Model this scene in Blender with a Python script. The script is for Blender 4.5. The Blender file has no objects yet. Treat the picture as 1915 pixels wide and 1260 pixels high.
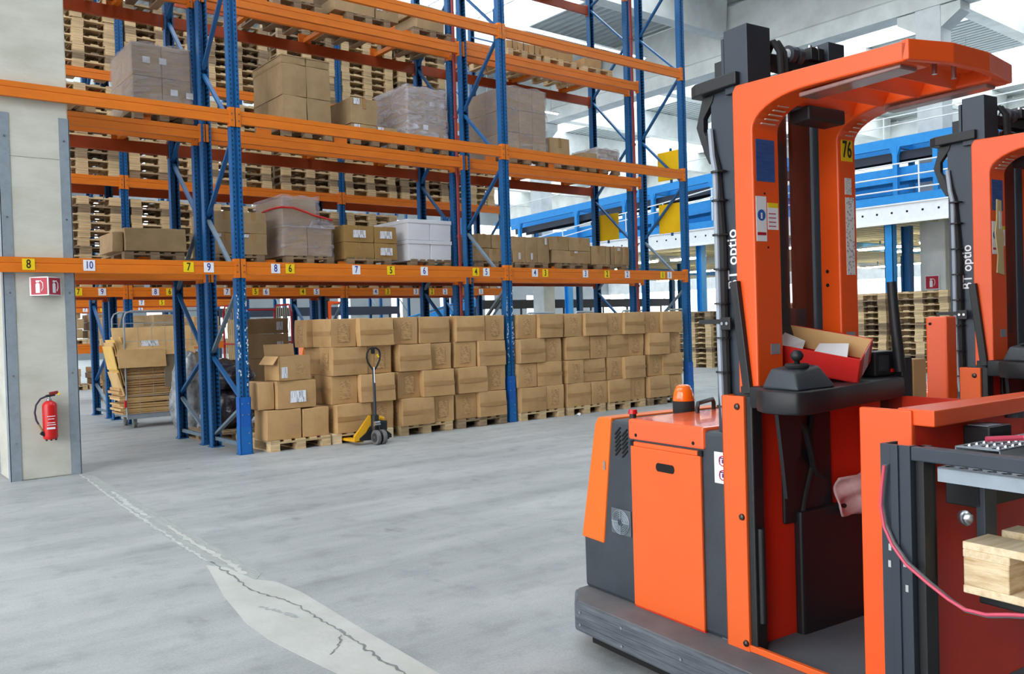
import bpy, bmesh, math, random
from mathutils import Vector, Matrix
random.seed(7)
SC = bpy.context.scene
COL = SC.collection
PI = math.pi

# ------------------------------------------------------------------ camera
cam_d = bpy.data.cameras.new('camera'); cam = bpy.data.objects.new('camera', cam_d); COL.objects.link(cam)
yaw, pitch, roll = 0.678, -0.0166, -0.0296
F = Vector((math.sin(yaw)*math.cos(pitch), math.cos(yaw)*math.cos(pitch), math.sin(pitch)))
R0 = Vector((math.cos(yaw), -math.sin(yaw), 0)); U0 = R0.cross(F)
Rv = R0*math.cos(roll) + U0*math.sin(roll); Uv = -R0*math.sin(roll) + U0*math.cos(roll)
cam.matrix_world = Matrix(((Rv.x, Uv.x, -F.x, -3.597), (Rv.y, Uv.y, -F.y, -9.0904), (Rv.z, Uv.z, -F.z, 1.338), (0, 0, 0, 1)))
cam_d.sensor_fit = 'HORIZONTAL'; cam_d.sensor_width = 36; cam_d.lens = 1620.55/1915*36
cam_d.clip_start = 0.05; cam_d.clip_end = 300
SC.camera = cam
# ------------------------------------------------------------------ sky and exposure
w = bpy.data.worlds.new('world'); SC.world = w; w.use_nodes = True
bg = w.node_tree.nodes['Background']
tc = w.node_tree.nodes.new('ShaderNodeTexCoord'); sep = w.node_tree.nodes.new('ShaderNodeSeparateXYZ')
rmp = w.node_tree.nodes.new('ShaderNodeValToRGB')
w.node_tree.links.new(tc.outputs['Generated'], sep.inputs[0]); w.node_tree.links.new(sep.outputs['Z'], rmp.inputs[0])
rmp.color_ramp.elements[0].color = (0.98, 0.99, 1, 1); rmp.color_ramp.elements[1].color = (0.87, 0.94, 1, 1)
w.node_tree.links.new(rmp.outputs[0], bg.inputs[0]); bg.inputs[1].default_value = 3.1
SC.view_settings.view_transform = 'Standard'; SC.view_settings.look = 'None'
SC.view_settings.exposure = 0.5; SC.view_settings.gamma = 1.0; SC.view_settings.use_curve_mapping = False
sun_d = bpy.data.lights.new('sun', 'SUN'); sun_d.energy = 1.1; sun_d.angle = math.radians(40); sun_d.color = (1, 0.98, 0.95)
sun = bpy.data.objects.new('sun', sun_d); COL.objects.link(sun); sun.rotation_euler = Vector((0.75, 0.52, -0.42)).to_track_quat('-Z', 'Y').to_euler()

# ------------------------------------------------------------------ materials
def s2l(c): return tuple(((x/255)/12.92 if x/255 <= 0.04045 else ((x/255+0.055)/1.055)**2.4) for x in c)
MATS = {}
def mat(name, rgb, rough=0.6, metal=0.0, var=0.0, nscale=8.0, bump=0.0, bscale=60.0, stretch=None, rgb2=None, coord='Object', obrand=0.0, spec=0.5, coat=0.0, emit=None, grain=None):
    if name in MATS: return MATS[name]
    m = bpy.data.materials.new(name); m.use_nodes = True; MATS[name] = m
    nt = m.node_tree; N = nt.nodes; L = nt.links; b = N['Principled BSDF']
    base = s2l(rgb) + (1,)
    b.inputs['Roughness'].default_value = rough; b.inputs['Metallic'].default_value = metal
    b.inputs['Specular IOR Level'].default_value = spec; b.inputs['Coat Weight'].default_value = coat
    t = N.new('ShaderNodeTexCoord'); mp = N.new('ShaderNodeMapping'); L.new(t.outputs[coord], mp.inputs[0])
    if stretch: mp.inputs['Scale'].default_value = stretch
    n = N.new('ShaderNodeTexNoise'); n.inputs['Scale'].default_value = nscale; n.inputs['Detail'].default_value = 6; n.inputs['Roughness'].default_value = 0.6
    L.new(mp.outputs[0], n.inputs['Vector'])
    mix = N.new('ShaderNodeMix'); mix.data_type = 'RGBA'
    c2 = s2l(rgb2)+(1,) if rgb2 else tuple(x*(1-var) for x in base[:3])+(1,)
    mix.inputs[6].default_value = base; mix.inputs[7].default_value = c2
    rp = N.new('ShaderNodeValToRGB'); rp.color_ramp.elements[0].position = 0.38; rp.color_ramp.elements[1].position = 0.68
    L.new(n.outputs['Fac'], rp.inputs[0]); L.new(rp.outputs[0], mix.inputs[0])
    out = mix.outputs[2]
    if obrand:
        oi = N.new('ShaderNodeObjectInfo'); mr = N.new('ShaderNodeMapRange'); mr.inputs[3].default_value = 1-obrand; mr.inputs[4].default_value = 1+obrand*0.6
        L.new(oi.outputs['Random'], mr.inputs[0])
        hs = N.new('ShaderNodeHueSaturation'); L.new(mr.outputs[0], hs.inputs['Value']); L.new(out, hs.inputs['Color']); out = hs.outputs[0]
    L.new(out, b.inputs['Base Color'])
    if bump:
        n2 = N.new('ShaderNodeTexNoise'); n2.inputs['Scale'].default_value = bscale; n2.inputs['Detail'].default_value = 4
        L.new(mp.outputs[0], n2.inputs['Vector'])
        bp = N.new('ShaderNodeBump'); bp.inputs['Strength'].default_value = bump; bp.inputs['Distance'].default_value = 0.01
        L.new(n2.outputs['Fac'], bp.inputs['Height']); L.new(bp.outputs[0], b.inputs['Normal'])
    if emit:
        b.inputs['Emission Color'].default_value = s2l(emit[0])+(1,); b.inputs['Emission Strength'].default_value = emit[1]
    return m
ORG = mat('rack_orange_paint', (222, 118, 26), 0.42, var=0.14, nscale=3, stretch=(1, 6, 6), bump=0.05, bscale=25)
ORG_D = mat('rack_orange_paint_shaded', (170, 66, 16), 0.5, var=0.25, nscale=3)  # darker copy of the rack orange, shade of rear beams put into the colour
BLUE = mat('rack_blue_paint', (18, 92, 150), 0.42, var=0.22, nscale=6, bump=0.04)
BLUE_L = mat('post_guard_blue', (14, 100, 176), 0.42, var=0.15, nscale=9)
BRACE = mat('galvanized_brace', (120, 140, 156), 0.45, metal=0.35, var=0.2)
BLUE_M = mat('mezzanine_blue_paint', (34, 144, 220), 0.5, var=0.12)
WOOD = mat('pallet_wood', (216, 190, 148), 0.75, nscale=3, rgb2=(182, 152, 110), stretch=(1, 14, 14), bump=0.25, bscale=40, obrand=0.22)
WOOD_N = mat('fresh_pallet_wood', (240, 220, 184), 0.7, nscale=2.5, rgb2=(216, 188, 148), stretch=(2, 24, 24), bump=0.2, bscale=30, obrand=0.08)
WOOD_E = mat('fresh_pallet_block', (236, 214, 176), 0.75, nscale=6, rgb2=(196, 162, 118), stretch=(2, 2, 14), bump=0.2, bscale=30, obrand=0.06)
WOOD_O = mat('weathered_pallet_wood', (160, 138, 108), 0.8, nscale=3, rgb2=(122, 100, 76), stretch=(1, 14, 14), bump=0.3, bscale=40, obrand=0.3)
KRAFT = mat('kraft_cardboard', (190, 152, 104), 0.8, nscale=4, rgb2=(176, 137, 90), bump=0.12, bscale=35, obrand=0.07)
KRAFT_D = mat('grey_brown_cardboard', (172, 145, 107), 0.8, nscale=4, rgb2=(155, 129, 93), bump=0.12, bscale=35, obrand=0.12)
KRAFT_L = mat('flattened_cardboard', (214, 178, 124), 0.8, nscale=4, rgb2=(196, 158, 104), bump=0.12, bscale=35, obrand=0.1)
KRAFT_EDGE = mat('cut_cardboard_edge', (120, 84, 48), 0.9, nscale=30, rgb2=(80, 54, 30), stretch=(1, 1, 20))
TAPE = mat('brown_packing_tape', (170, 132, 86), 0.35, var=0.1, nscale=10)
TAPE_D = mat('dark_box_strap', (70, 62, 50), 0.5, var=0.1)
WHITEB = mat('white_carton', (222, 226, 234), 0.6, var=0.05, nscale=5)
WHITE = mat('white_paint', (242, 244, 246), 0.5, var=0.06)
STICK = mat('white_sticker', (232, 232, 236), 0.5, var=0.05)
YEL = mat('yellow_label', (238, 204, 20), 0.5, var=0.05)
YELP = mat('yellow_sign_panel', (236, 190, 10), 0.45, var=0.1, nscale=3)
INK = mat('black_ink', (22, 22, 22), 0.6)
INKB = mat('blue_ink', (26, 44, 140), 0.6)
DIRTW = mat('paint_chips_white', (205, 212, 220), 0.7)
CONC = mat('column_concrete', (200, 199, 188), 0.85, nscale=2.2, rgb2=(184, 183, 170), stretch=(1, 1, 2.2), bump=0.25, bscale=22)
CONC_W = mat('painted_concrete', (212, 216, 216), 0.85, nscale=2, rgb2=(194, 198, 198), bump=0.15, bscale=14)
CONC_G = mat('girder_concrete', (218, 221, 219), 0.9, nscale=1.6, rgb2=(198, 201, 199), bump=0.2, bscale=10)
GALV = mat('galvanized_steel', (158, 170, 180), 0.45, metal=0.4, var=0.15, nscale=14)
DECK = mat('corrugated_roof_steel', (176, 182, 182), 0.55, metal=0.15, var=0.12, nscale=2)
TRK = mat('truck_orange_paint', (232, 84, 20), 0.36, var=0.05, nscale=5, bump=0.03, bscale=90, spec=0.5)
TRK_P = mat('truck_panel_orange', (226, 92, 27), 0.55, var=0.05, nscale=5, bump=0.08, bscale=160)
TRK_Y = mat('truck_corner_orange', (228, 106, 18), 0.4, var=0.05)
TRK_T = mat('truck_hood_orange', (240, 96, 46), 0.22, var=0.06, nscale=3, coat=0.4)
TRK_D = mat('truck_red_orange_inner', (205, 44, 16), 0.5, var=0.15, nscale=5)
DGREY = mat('truck_dark_grey_steel', (56, 62, 70), 0.5, var=0.2, nscale=7, bump=0.05)
SCUFF = mat('scuffed_bumper_steel', (66, 72, 80), 0.62, nscale=5, rgb2=(96, 102, 108), stretch=(1, 3, 12), bump=0.2, bscale=20)
LEDGE = mat('dusty_ledge', (104, 102, 104), 0.8, nscale=6, rgb2=(88, 88, 90), bump=0.1)
MASTG = mat('mast_blue_grey_steel', (52, 60, 70), 0.42, metal=0.2, var=0.15, nscale=5)
BLACK = mat('black_plastic', (24, 26, 30), 0.5, var=0.3, nscale=6, bump=0.06)
POD = mat('moulded_console_plastic', (50, 56, 62), 0.5, var=0.15, bump=0.12, bscale=150)
RUB = mat('black_rubber', (30, 30, 32), 0.8, var=0.2)
DARK = mat('dark_recess', (10, 9, 10), 0.9)
REDP = mat('bright_red_paint', (200, 22, 24), 0.35, var=0.1)
REDC = mat('red_card', (204, 30, 24), 0.55, var=0.12, nscale=6)
REDS = mat('fire_sign_red', (176, 16, 48), 0.45, var=0.05)
BEACON = mat('orange_beacon_lens', (250, 110, 16), 0.12, var=0.1, coat=0.6)
PIPE = mat('sprinkler_pipe_red', (150, 52, 50), 0.5, var=0.15)
CABLE = mat('pink_cable_sheath', (206, 76, 100), 0.45)
CABLE_G = mat('grey_cable_sheath', (96, 96, 98), 0.5)
STEEL = mat('bright_steel', (190, 192, 196), 0.25, metal=0.9)
WHEEL = mat('grey_wheel', (104, 104, 104), 0.6, var=0.2)
JYEL = mat('jack_yellow_paint', (224, 166, 24), 0.4, var=0.1)
LAMP = mat('fluorescent_tube', (255, 248, 226), 0.5, emit=((255, 244, 205), 34.0))
LAMPW = mat('fluorescent_tube_white', (255, 255, 255), 0.5, emit=((250, 252, 255), 6.0))
BAG = mat('black_plastic_bag', (34, 30, 38), 0.22, nscale=5, rgb2=(70, 64, 72), bump=0.9, bscale=14)
SILVER = mat('silver_film_bale', (186, 192, 196), 0.25, metal=0.3, nscale=9, rgb2=(120, 122, 126), bump=0.9, bscale=16)
FLOORPATCH = mat('floor_repair_mortar', (184, 184, 178), 0.85, nscale=3, rgb2=(172, 172, 165), bump=0.3, bscale=18)
FLOORSTRIP = mat('floor_joint_mortar', (150, 153, 150), 0.85, nscale=7, rgb2=(160, 163, 161), stretch=(4, 1, 1), bump=0.3, bscale=18)
CRACK = mat('floor_crack_dirt', (104, 108, 108), 0.95, nscale=14, rgb2=(134, 136, 134))
CHALK = mat('floor_chipped_edge', (190, 192, 190), 0.9, nscale=14, rgb2=(160, 163, 163))
BLUELBL = mat('blue_instruction_label', (28, 66, 128), 0.5, nscale=60, rgb2=(52, 92, 150), stretch=(0.2, 0.2, 3))

def film_mat(name, tint, opac, white=0.4):
    m = bpy.data.materials.new(name); m.use_nodes = True; nt = m.node_tree; N = nt.nodes; L = nt.links
    b = N['Principled BSDF']; b.inputs['Base Color'].default_value = s2l(tint)+(1,); b.inputs['Roughness'].default_value = 0.22; b.inputs['Specular IOR Level'].default_value = 0.9
    tr = N.new('ShaderNodeBsdfTransparent'); mx = N.new('ShaderNodeMixShader'); o = N['Material Output']
    t = N.new('ShaderNodeTexCoord'); n = N.new('ShaderNodeTexNoise'); n.inputs['Scale'].default_value = 4; n.inputs['Detail'].default_value = 7; n.inputs['Distortion'].default_value = 1.6
    mp = N.new('ShaderNodeMapping'); mp.inputs['Scale'].default_value = (1, 1, 3.2); L.new(t.outputs['Object'], mp.inputs[0]); L.new(mp.outputs[0], n.inputs['Vector'])
    mr = N.new('ShaderNodeMapRange'); mr.inputs[1].default_value = 0.35; mr.inputs[2].default_value = 0.72; mr.inputs[3].default_value = opac*0.55; mr.inputs[4].default_value = opac+white*0.35
    L.new(n.outputs['Fac'], mr.inputs[0]); L.new(mr.outputs[0], mx.inputs[0]); L.new(tr.outputs[0], mx.inputs[1]); L.new(b.outputs[0], mx.inputs[2]); L.new(mx.outputs[0], o.inputs[0])
    bp = N.new('ShaderNodeBump'); bp.inputs['Strength'].default_value = 0.9; bp.inputs['Distance'].default_value = 0.03
    L.new(n.outputs['Fac'], bp.inputs['Height']); L.new(bp.outputs[0], b.inputs['Normal'])
    MATS[name] = m; return m
FILM = film_mat('stretch_film', (196, 192, 200), 0.34)
FILM_W = film_mat('milky_stretch_film', (206, 204, 216), 0.5, 0.5)
def glass_mat():
    m = bpy.data.materials.new('clear_screen'); m.use_nodes = True; nt = m.node_tree; N = nt.nodes; L = nt.links
    tr = N.new('ShaderNodeBsdfTransparent'); tr.inputs[0].default_value = (0.82, 0.84, 0.85, 1); gl = N.new('ShaderNodeBsdfGlossy'); gl.inputs['Roughness'].default_value = 0.06
    mx = N.new('ShaderNodeMixShader'); mx.inputs[0].default_value = 0.07; L.new(tr.outputs[0], mx.inputs[1]); L.new(gl.outputs[0], mx.inputs[2]); L.new(mx.outputs[0], N['Material Output'].inputs[0]); return m
GLASS = glass_mat()
def skylight_mat():
    m = bpy.data.materials.new('translucent_rooflight'); m.use_nodes = True; nt = m.node_tree; N = nt.nodes; L = nt.links
    tr = N.new('ShaderNodeBsdfTransparent'); tr.inputs[0].default_value = (0.93, 0.96, 0.97, 1); gl = N.new('ShaderNodeBsdfTranslucent'); gl.inputs[0].default_value = (0.95, 0.97, 1, 1)
    mx = N.new('ShaderNodeMixShader'); mx.inputs[0].default_value = 0.2; L.new(tr.outputs[0], mx.inputs[1]); L.new(gl.outputs[0], mx.inputs[2]); L.new(mx.outputs[0], N['Material Output'].inputs[0]); return m
SKYL = skylight_mat()
def print_mat(name, base, ink, sc, thr=0.5):
    m = bpy.data.materials.new(name); m.use_nodes = True; nt = m.node_tree; N = nt.nodes; L = nt.links; b = N['Principled BSDF']; b.inputs['Roughness'].default_value = 0.75
    t = N.new('ShaderNodeTexCoord'); mp = N.new('ShaderNodeMapping'); mp.inputs['Scale'].default_value = sc
    v = N.new('ShaderNodeTexVoronoi'); v.distance = 'CHEBYCHEV'; v.inputs['Scale'].default_value = 1; L.new(t.outputs['Generated'], mp.inputs[0]); L.new(mp.outputs[0], v.inputs['Vector'])
    r = N.new('ShaderNodeValToRGB'); r.color_ramp.interpolation = 'CONSTANT'; r.color_ramp.elements[0].color = s2l(ink)+(1,); r.color_ramp.elements[1].position = thr; r.color_ramp.elements[1].color = s2l(base)+(1,)
    L.new(v.outputs['Distance'], r.inputs[0]); L.new(r.outputs[0], b.inputs['Base Color']); MATS[name] = m; return m
PRINT = print_mat('carton_print', (184, 146, 99), (160, 123, 80), (3.2, 3.2, 13), 0.40)
BARC = print_mat('barcode_sticker_print', (226, 228, 234), (110, 114, 130), (34, 34, 1.3), 0.33)
FORM = print_mat('printed_form', (214, 214, 212), (150, 150, 156), (5, 5, 26), 0.3)
def post_mat():
    m = BLUE.copy(); m.name = 'perforated_post_blue'; nt = m.node_tree; N = nt.nodes; L = nt.links; b = N['Principled BSDF']
    t = N.new('ShaderNodeTexCoord'); s = N.new('ShaderNodeSeparateXYZ'); L.new(t.outputs['Object'], s.inputs[0])
    def M(op, a, bb=None, c=None):
        n = N.new('ShaderNodeMath'); n.operation = op
        for i, q in enumerate((a, bb, c)):
            if q is None: continue
            if isinstance(q, (int, float)): n.inputs[i].default_value = q
            else: L.new(q, n.inputs[i])
        return n.outputs[0]
    zz = M('FRACT', M('DIVIDE', s.outputs['Z'], 0.05)); za = M('LESS_THAN', M('ABSOLUTE', M('SUBTRACT', zz, 0.5)), 0.24)
    xa = M('LESS_THAN', M('ABSOLUTE', M('SUBTRACT', M('ABSOLUTE', s.outputs['X']), 0.036)), 0.007)
    k = M('MULTIPLY', za, xa)
    old = b.inputs['Base Color'].links[0].from_socket
    mx = N.new('ShaderNodeMix'); mx.data_type = 'RGBA'; L.new(k, mx.inputs[0]); L.new(old, mx.inputs[6]); mx.inputs[7].default_value = (0.006, 0.01, 0.025, 1); L.new(mx.outputs[2], b.inputs['Base Color'])
    return m
POSTM = post_mat()
def floor_mat():
    m = bpy.data.materials.new('worn_concrete_floor'); m.use_nodes = True; nt = m.node_tree; N = nt.nodes; L = nt.links; b = N['Principled BSDF']
    t = N.new('ShaderNodeTexCoord')
    def noise(sc, det, st, rot=0):
        mp = N.new('ShaderNodeMapping'); mp.inputs['Scale'].default_value = st; mp.inputs['Rotation'].default_value = (0, 0, rot); L.new(t.outputs['Object'], mp.inputs[0])
        n = N.new('ShaderNodeTexNoise'); n.inputs['Scale'].default_value = sc; n.inputs['Detail'].default_value = det; n.inputs['Roughness'].default_value = 0.62; L.new(mp.outputs[0], n.inputs['Vector']); return n.outputs['Fac']
    def ramp(f, a, bb, c1, c2):
        r = N.new('ShaderNodeValToRGB'); r.color_ramp.elements[0].position = a; r.color_ramp.elements[1].position = bb; r.color_ramp.elements[0].color = s2l(c1)+(1,); r.color_ramp.elements[1].color = s2l(c2)+(1,); L.new(f, r.inputs[0]); return r.outputs[0]
    c = ramp(noise(0.45, 6, (1, 1, 1)), 0.3, 0.7, (164, 167, 168), (182, 184, 184))
    def mul(c, f, a, bb, c1, fac):
        r = ramp(f, a, bb, c1, (255, 255, 255)); x = N.new('ShaderNodeMix'); x.data_type = 'RGBA'; x.blend_type = 'MULTIPLY'; x.inputs[0].default_value = fac; L.new(c, x.inputs[6]); L.new(r, x.inputs[7]); return x.outputs[2]
    c = mul(c, noise(1.2, 8, (0.35, 2.2, 1), 0.35), 0.36, 0.62, (222, 224, 224), 0.9)
    c = mul(c, noise(5, 8, (1, 1, 1)), 0.3, 0.5, (200, 204, 206), 0.5)
    c = mul(c, noise(1.7, 3, (1.6, 0.8, 1), 1.0), 0.27, 0.34, (178, 180, 180), 0.6)
    c = mul(c, noise(90, 3, (1, 1, 1)), 0.25, 0.6, (214, 214, 214), 0.6)
    L.new(c, b.inputs['Base Color']); b.inputs['Roughness'].default_value = 0.55; b.inputs['Specular IOR Level'].default_value = 0.4
    bp = N.new('ShaderNodeBump'); bp.inputs['Strength'].default_value = 0.12; bp.inputs['Distance'].default_value = 0.01; L.new(noise(30, 5, (1, 1, 1)), bp.inputs['Height']); L.new(bp.outputs[0], b.inputs['Normal'])
    return m
FLOOR = floor_mat()

# ------------------------------------------------------------------ helpers
class MB:
    def __init__(s): s.v = []; s.f = []; s.m = []
    def add(s, vs, fs, mi=0):
        o = len(s.v); s.v += [tuple(p) for p in vs]; s.f += [tuple(i+o for i in f) for f in fs]; s.m += [mi]*len(fs)
    def box(s, x0, y0, z0, x1, y1, z1, mi=0):
        if x0 > x1: x0, x1 = x1, x0
        if y0 > y1: y0, y1 = y1, y0
        if z0 > z1: z0, z1 = z1, z0
        s.add([(x0,y0,z0),(x1,y0,z0),(x1,y1,z0),(x0,y1,z0),(x0,y0,z1),(x1,y0,z1),(x1,y1,z1),(x0,y1,z1)],
              [(0,3,2,1),(4,5,6,7),(0,1,5,4),(1,2,6,5),(2,3,7,6),(3,0,4,7)], mi); return s
    def bar(s, p0, p1, w, h, up=(0,0,1), mi=0):
        p0 = Vector(p0); p1 = Vector(p1); d = (p1-p0).normalized(); u = Vector(up)
        if abs(d.dot(u)) > 0.98: u = Vector((1,0,0))
        a = d.cross(u).normalized()*w/2; b = a.cross(d).normalized()*h/2
        vs = [p+q for p in (p0, p1) for q in (-a-b, a-b, a+b, -a+b)]
        s.add(vs, [(0,3,2,1),(4,5,6,7),(0,1,5,4),(1,2,6,5),(2,3,7,6),(3,0,4,7)], mi); return s
    def cyl(s, p0, p1, r0, r1=None, n=12, mi=0, caps=True):
        r1 = r0 if r1 is None else r1
        p0 = Vector(p0); p1 = Vector(p1); d = (p1-p0).normalized(); u = Vector((0,0,1)) if abs(d.z) < 0.95 else Vector((1,0,0))
        a = d.cross(u).normalized(); b = d.cross(a).normalized()
        vs = []
        for p, r in ((p0, r0), (p1, r1)):
            for i in range(n):
                t = 2*PI*i/n; vs.append(p + (a*math.cos(t)+b*math.sin(t))*r)
        fs = [(i, (i+1) % n, n+(i+1) % n, n+i) for i in range(n)]
        if caps: fs += [tuple(range(n-1, -1, -1)), tuple(range(n, 2*n))]
        s.add(vs, fs, mi); return s
    def tube(s, pts, r, n=8, mi=0):
        pts = [Vector(p) for p in pts]; rings = []; prev = None
        for i, p in enumerate(pts):
            d = (pts[min(i+1, len(pts)-1)]-pts[max(i-1, 0)]).normalized()
            if prev is None:
                u = Vector((0,0,1)) if abs(d.z) < 0.9 else Vector((1,0,0)); a = d.cross(u).normalized()
            else: a = (prev - d*prev.dot(d)).normalized()
            prev = a; b = d.cross(a)
            rr = r[i] if isinstance(r, (list, tuple)) else r
            rings.append([p + (a*math.cos(2*PI*k/n)+b*math.sin(2*PI*k/n))*rr for k in range(n)])
        vs = [q for ring in rings for q in ring]; fs = []
        for i in range(len(pts)-1):
            for k in range(n): fs.append((i*n+k, i*n+(k+1) % n, (i+1)*n+(k+1) % n, (i+1)*n+k))
        fs += [tuple(range(n-1, -1, -1)), tuple(range((len(pts)-1)*n, len(pts)*n))]
        s.add(vs, fs, mi); return s
    def lathe(s, prof, n=20, c=(0,0,0), mi=0):
        vs = [(c[0]+r*math.cos(2*PI*k/n), c[1]+r*math.sin(2*PI*k/n), c[2]+z) for r, z in prof for k in range(n)]; fs = []
        for i in range(len(prof)-1):
            for k in range(n): fs.append((i*n+k, i*n+(k+1) % n, (i+1)*n+(k+1) % n, (i+1)*n+k))
        fs += [tuple(range(n-1, -1, -1)), tuple(range((len(prof)-1)*n, len(prof)*n))]
        s.add(vs, fs, mi); return s
    def prism(s, poly, a0, a1, axis='z', mi=0):
        # poly: 2D; axis 'z': (x,y); 'y': (x,z); 'x': (y,z)
        def P(p, a): return (p[0], p[1], a) if axis == 'z' else ((p[0], a, p[1]) if axis == 'y' else (a, p[0], p[1]))
        n = len(poly); vs = [P(p, a0) for p in poly]+[P(p, a1) for p in poly]
        fs = [(i, (i+1) % n, n+(i+1) % n, n+i) for i in range(n)]+[tuple(range(n-1, -1, -1)), tuple(range(n, 2*n))]
        s.add(vs, fs, mi); return s
    def mesh(s, name, mats, bevel=0, smooth=False, seg=2):
        me = bpy.data.meshes.new(name); me.from_pydata(s.v, [], s.f)
        if not isinstance(mats, (list, tuple)): mats = [mats]
        for m in mats: me.materials.append(m)
        me.polygons.foreach_set('material_index', s.m)
        bm = bmesh.new(); bm.from_mesh(me); bmesh.ops.recalc_face_normals(bm, faces=bm.faces)
        if bevel:
            es = [e for e in bm.edges if len(e.link_faces) == 2 and e.calc_face_angle(0) > 0.5]
            bmesh.ops.bevel(bm, geom=es, offset=bevel, segments=seg, affect='EDGES', profile=0.5, clamp_overlap=True)
        if smooth:
            for f in bm.faces: f.smooth = True
            for e in bm.edges:
                if len(e.link_faces) == 2 and e.calc_face_angle(0) > 0.7: e.smooth = False
        bm.to_mesh(me); bm.free(); return me
    def obj(s, name, mats, parent=None, bevel=0, smooth=False, loc=None, rot=None, seg=2):
        if isinstance(bevel, tuple): loc, bevel = bevel, 0
        return link(name, s.mesh(name, mats, bevel, smooth, seg), parent, loc, rot)
def link(name, me, parent=None, loc=None, rot=None):
    o = bpy.data.objects.new(name, me); COL.objects.link(o)
    if parent is not None: o.parent = parent
    if loc is not None: o.location = loc
    if rot is not None: o.rotation_euler = rot
    return o
def tag(o, label, cat, group=None, kind=None):
    if label: o['label'] = label
    if cat: o['category'] = cat
    if group: o['group'] = group
    if kind: o['kind'] = kind
    return o
def thing(name, label, cat, loc=(0,0,0), rotz=0, group=None):
    o = bpy.data.objects.new(name, None); COL.objects.link(o); o.location = loc; o.rotation_euler = (0,0,rotz); o.empty_display_size = 0.1
    return tag(o, label, cat, group)
def copy_tree(o, parent=None):
    c = o.copy(); COL.objects.link(c); c.parent = parent
    for ch in o.children: copy_tree(ch, c)
    return c
TXT = {}
def text_mesh(s, size, m, cond=1.0, depth=0.0006):
    k = (s, size, m.name, cond)
    if k in TXT: return TXT[k]
    cu = bpy.data.curves.new('t', 'FONT'); cu.body = s; cu.size = size; cu.align_x = 'CENTER'; cu.align_y = 'CENTER'; cu.extrude = depth; cu.offset = size*0.012; cu.resolution_u = 3
    o = bpy.data.objects.new('t', cu); COL.objects.link(o); dg = bpy.context.evaluated_depsgraph_get(); me = bpy.data.meshes.new_from_object(o.evaluated_get(dg))
    bpy.data.objects.remove(o); bpy.data.curves.remove(cu)
    me.transform(Matrix.Diagonal((cond, 1, 1, 1))); me.materials.clear(); me.materials.append(m); TXT[k] = me; return me
ORD = ['first', 'second', 'third', 'fourth', 'fifth', 'sixth', 'seventh', 'eighth', 'ninth', 'tenth', 'eleventh', 'twelfth', 'thirteenth', 'fourteenth', 'fifteenth', 'sixteenth']

# ================================================================== STRUCTURE
fl = MB().box(-16, -16, -0.2, 48, 42, 0).obj('floor', FLOOR); tag(fl, 'grey worn concrete warehouse floor', None, kind='structure')
def flat(name, pts, z, m, th=0.002):
    c = Vector((sum(p[0] for p in pts)/len(pts), sum(p[1] for p in pts)/len(pts), 0))
    return MB().prism([(p[0], p[1]) for p in pts], 0.0, z, 'z').obj(name, m, fl)
flat('joint_strip', [(-1.63,0.05),(-1.79,-2.01),(-1.85,-3.35),(-1.87,-4.12),(-1.86,-4.7),(-1.72,-4.5),(-1.70,-3.94),(-1.68,-2.98),(-1.62,-1.74),(-1.57,-0.31)], 0.0012, FLOORSTRIP)
flat('mortar_patch', [(-1.89,-4.12),(-1.96,-4.45),(-2.03,-4.77),(-2.1,-5.23),(-2.11,-5.5),(-2.09,-5.77),(-2.06,-6.07),(-2.0,-6.5),(-1.78,-6.5),(-1.76,-6.02),(-1.75,-5.7),(-1.73,-5.37),(-1.71,-4.98),(-1.73,-4.71),(-1.80,-4.59),(-1.82,-4.25)], 0.002, FLOORPATCH)
rr = random.Random(3)
def ribbon(pts, w0, z, m, name):
    vs = []; fs = []
    for i, (x, y) in enumerate(pts):
        ww = w0*rr.uniform(0.35, 1.5); dx = rr.uniform(-0.006, 0.006); vs += [(x-ww+dx, y, z), (x+ww+dx, y, z)]
        if i: fs.append((2*i-2, 2*i-1, 2*i+1, 2*i))
    b = MB(); b.add(vs, fs); return b.obj(name, m, fl)
def dens(pts, n):
    out = []
    for (a, b) in zip(pts, pts[1:]):
        for i in range(n): t = i/n; out.append((a[0]+(b[0]-a[0])*t+rr.uniform(-.008, .008), a[1]+(b[1]-a[1])*t))
    return out
ribbon(dens([(-1.84,-4.06),(-1.86,-4.41),(-1.89,-4.78),(-1.84,-4.99),(-1.82,-5.19),(-1.83,-5.44),(-1.84,-5.67),(-1.85,-5.87),(-1.87,-6.07),(-1.87,-6.4)], 9), 0.0055, 0.0032, CRACK, 'crack')
ribbon(dens([(-1.64,0.0),(-1.71,-1.01),(-1.77,-2.0),(-1.81,-2.9),(-1.84,-3.59),(-1.86,-4.06)], 16), 0.010, 0.0024, CHALK, 'chipped_edge')
ribbon(dens([(-1.66,-1.2),(-1.72,-1.9),(-1.75,-2.6)], 12), 0.02, 0.0026, CHALK, 'chipped_edge')
ribbon(dens([(-1.73,-2.9),(-1.76,-3.4),(-1.77,-4.0),(-1.80,-4.5)], 12), 0.02, 0.0026, FLOORPATCH, 'chipped_edge')
ribbon(dens([(-1.86,-5.68),(-1.93,-5.8),(-2.0,-5.86)], 10), 0.005, 0.0034, CRACK, 'crack')
ribbon(dens([(-1.96,-5.05),(-1.92,-5.2),(-1.9,-5.35)], 10), 0.012, 0.0030, FLOORSTRIP, 'crack')

def struct(o): o['kind'] = 'structure'; return o
def conc_column(x0, x1, y0, y1, z1, name, m, guards=None):
    c = MB().box(x0, y0, 0, x1, y1, z1).obj(name, m, bevel=0.012); struct(c); return c
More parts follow.
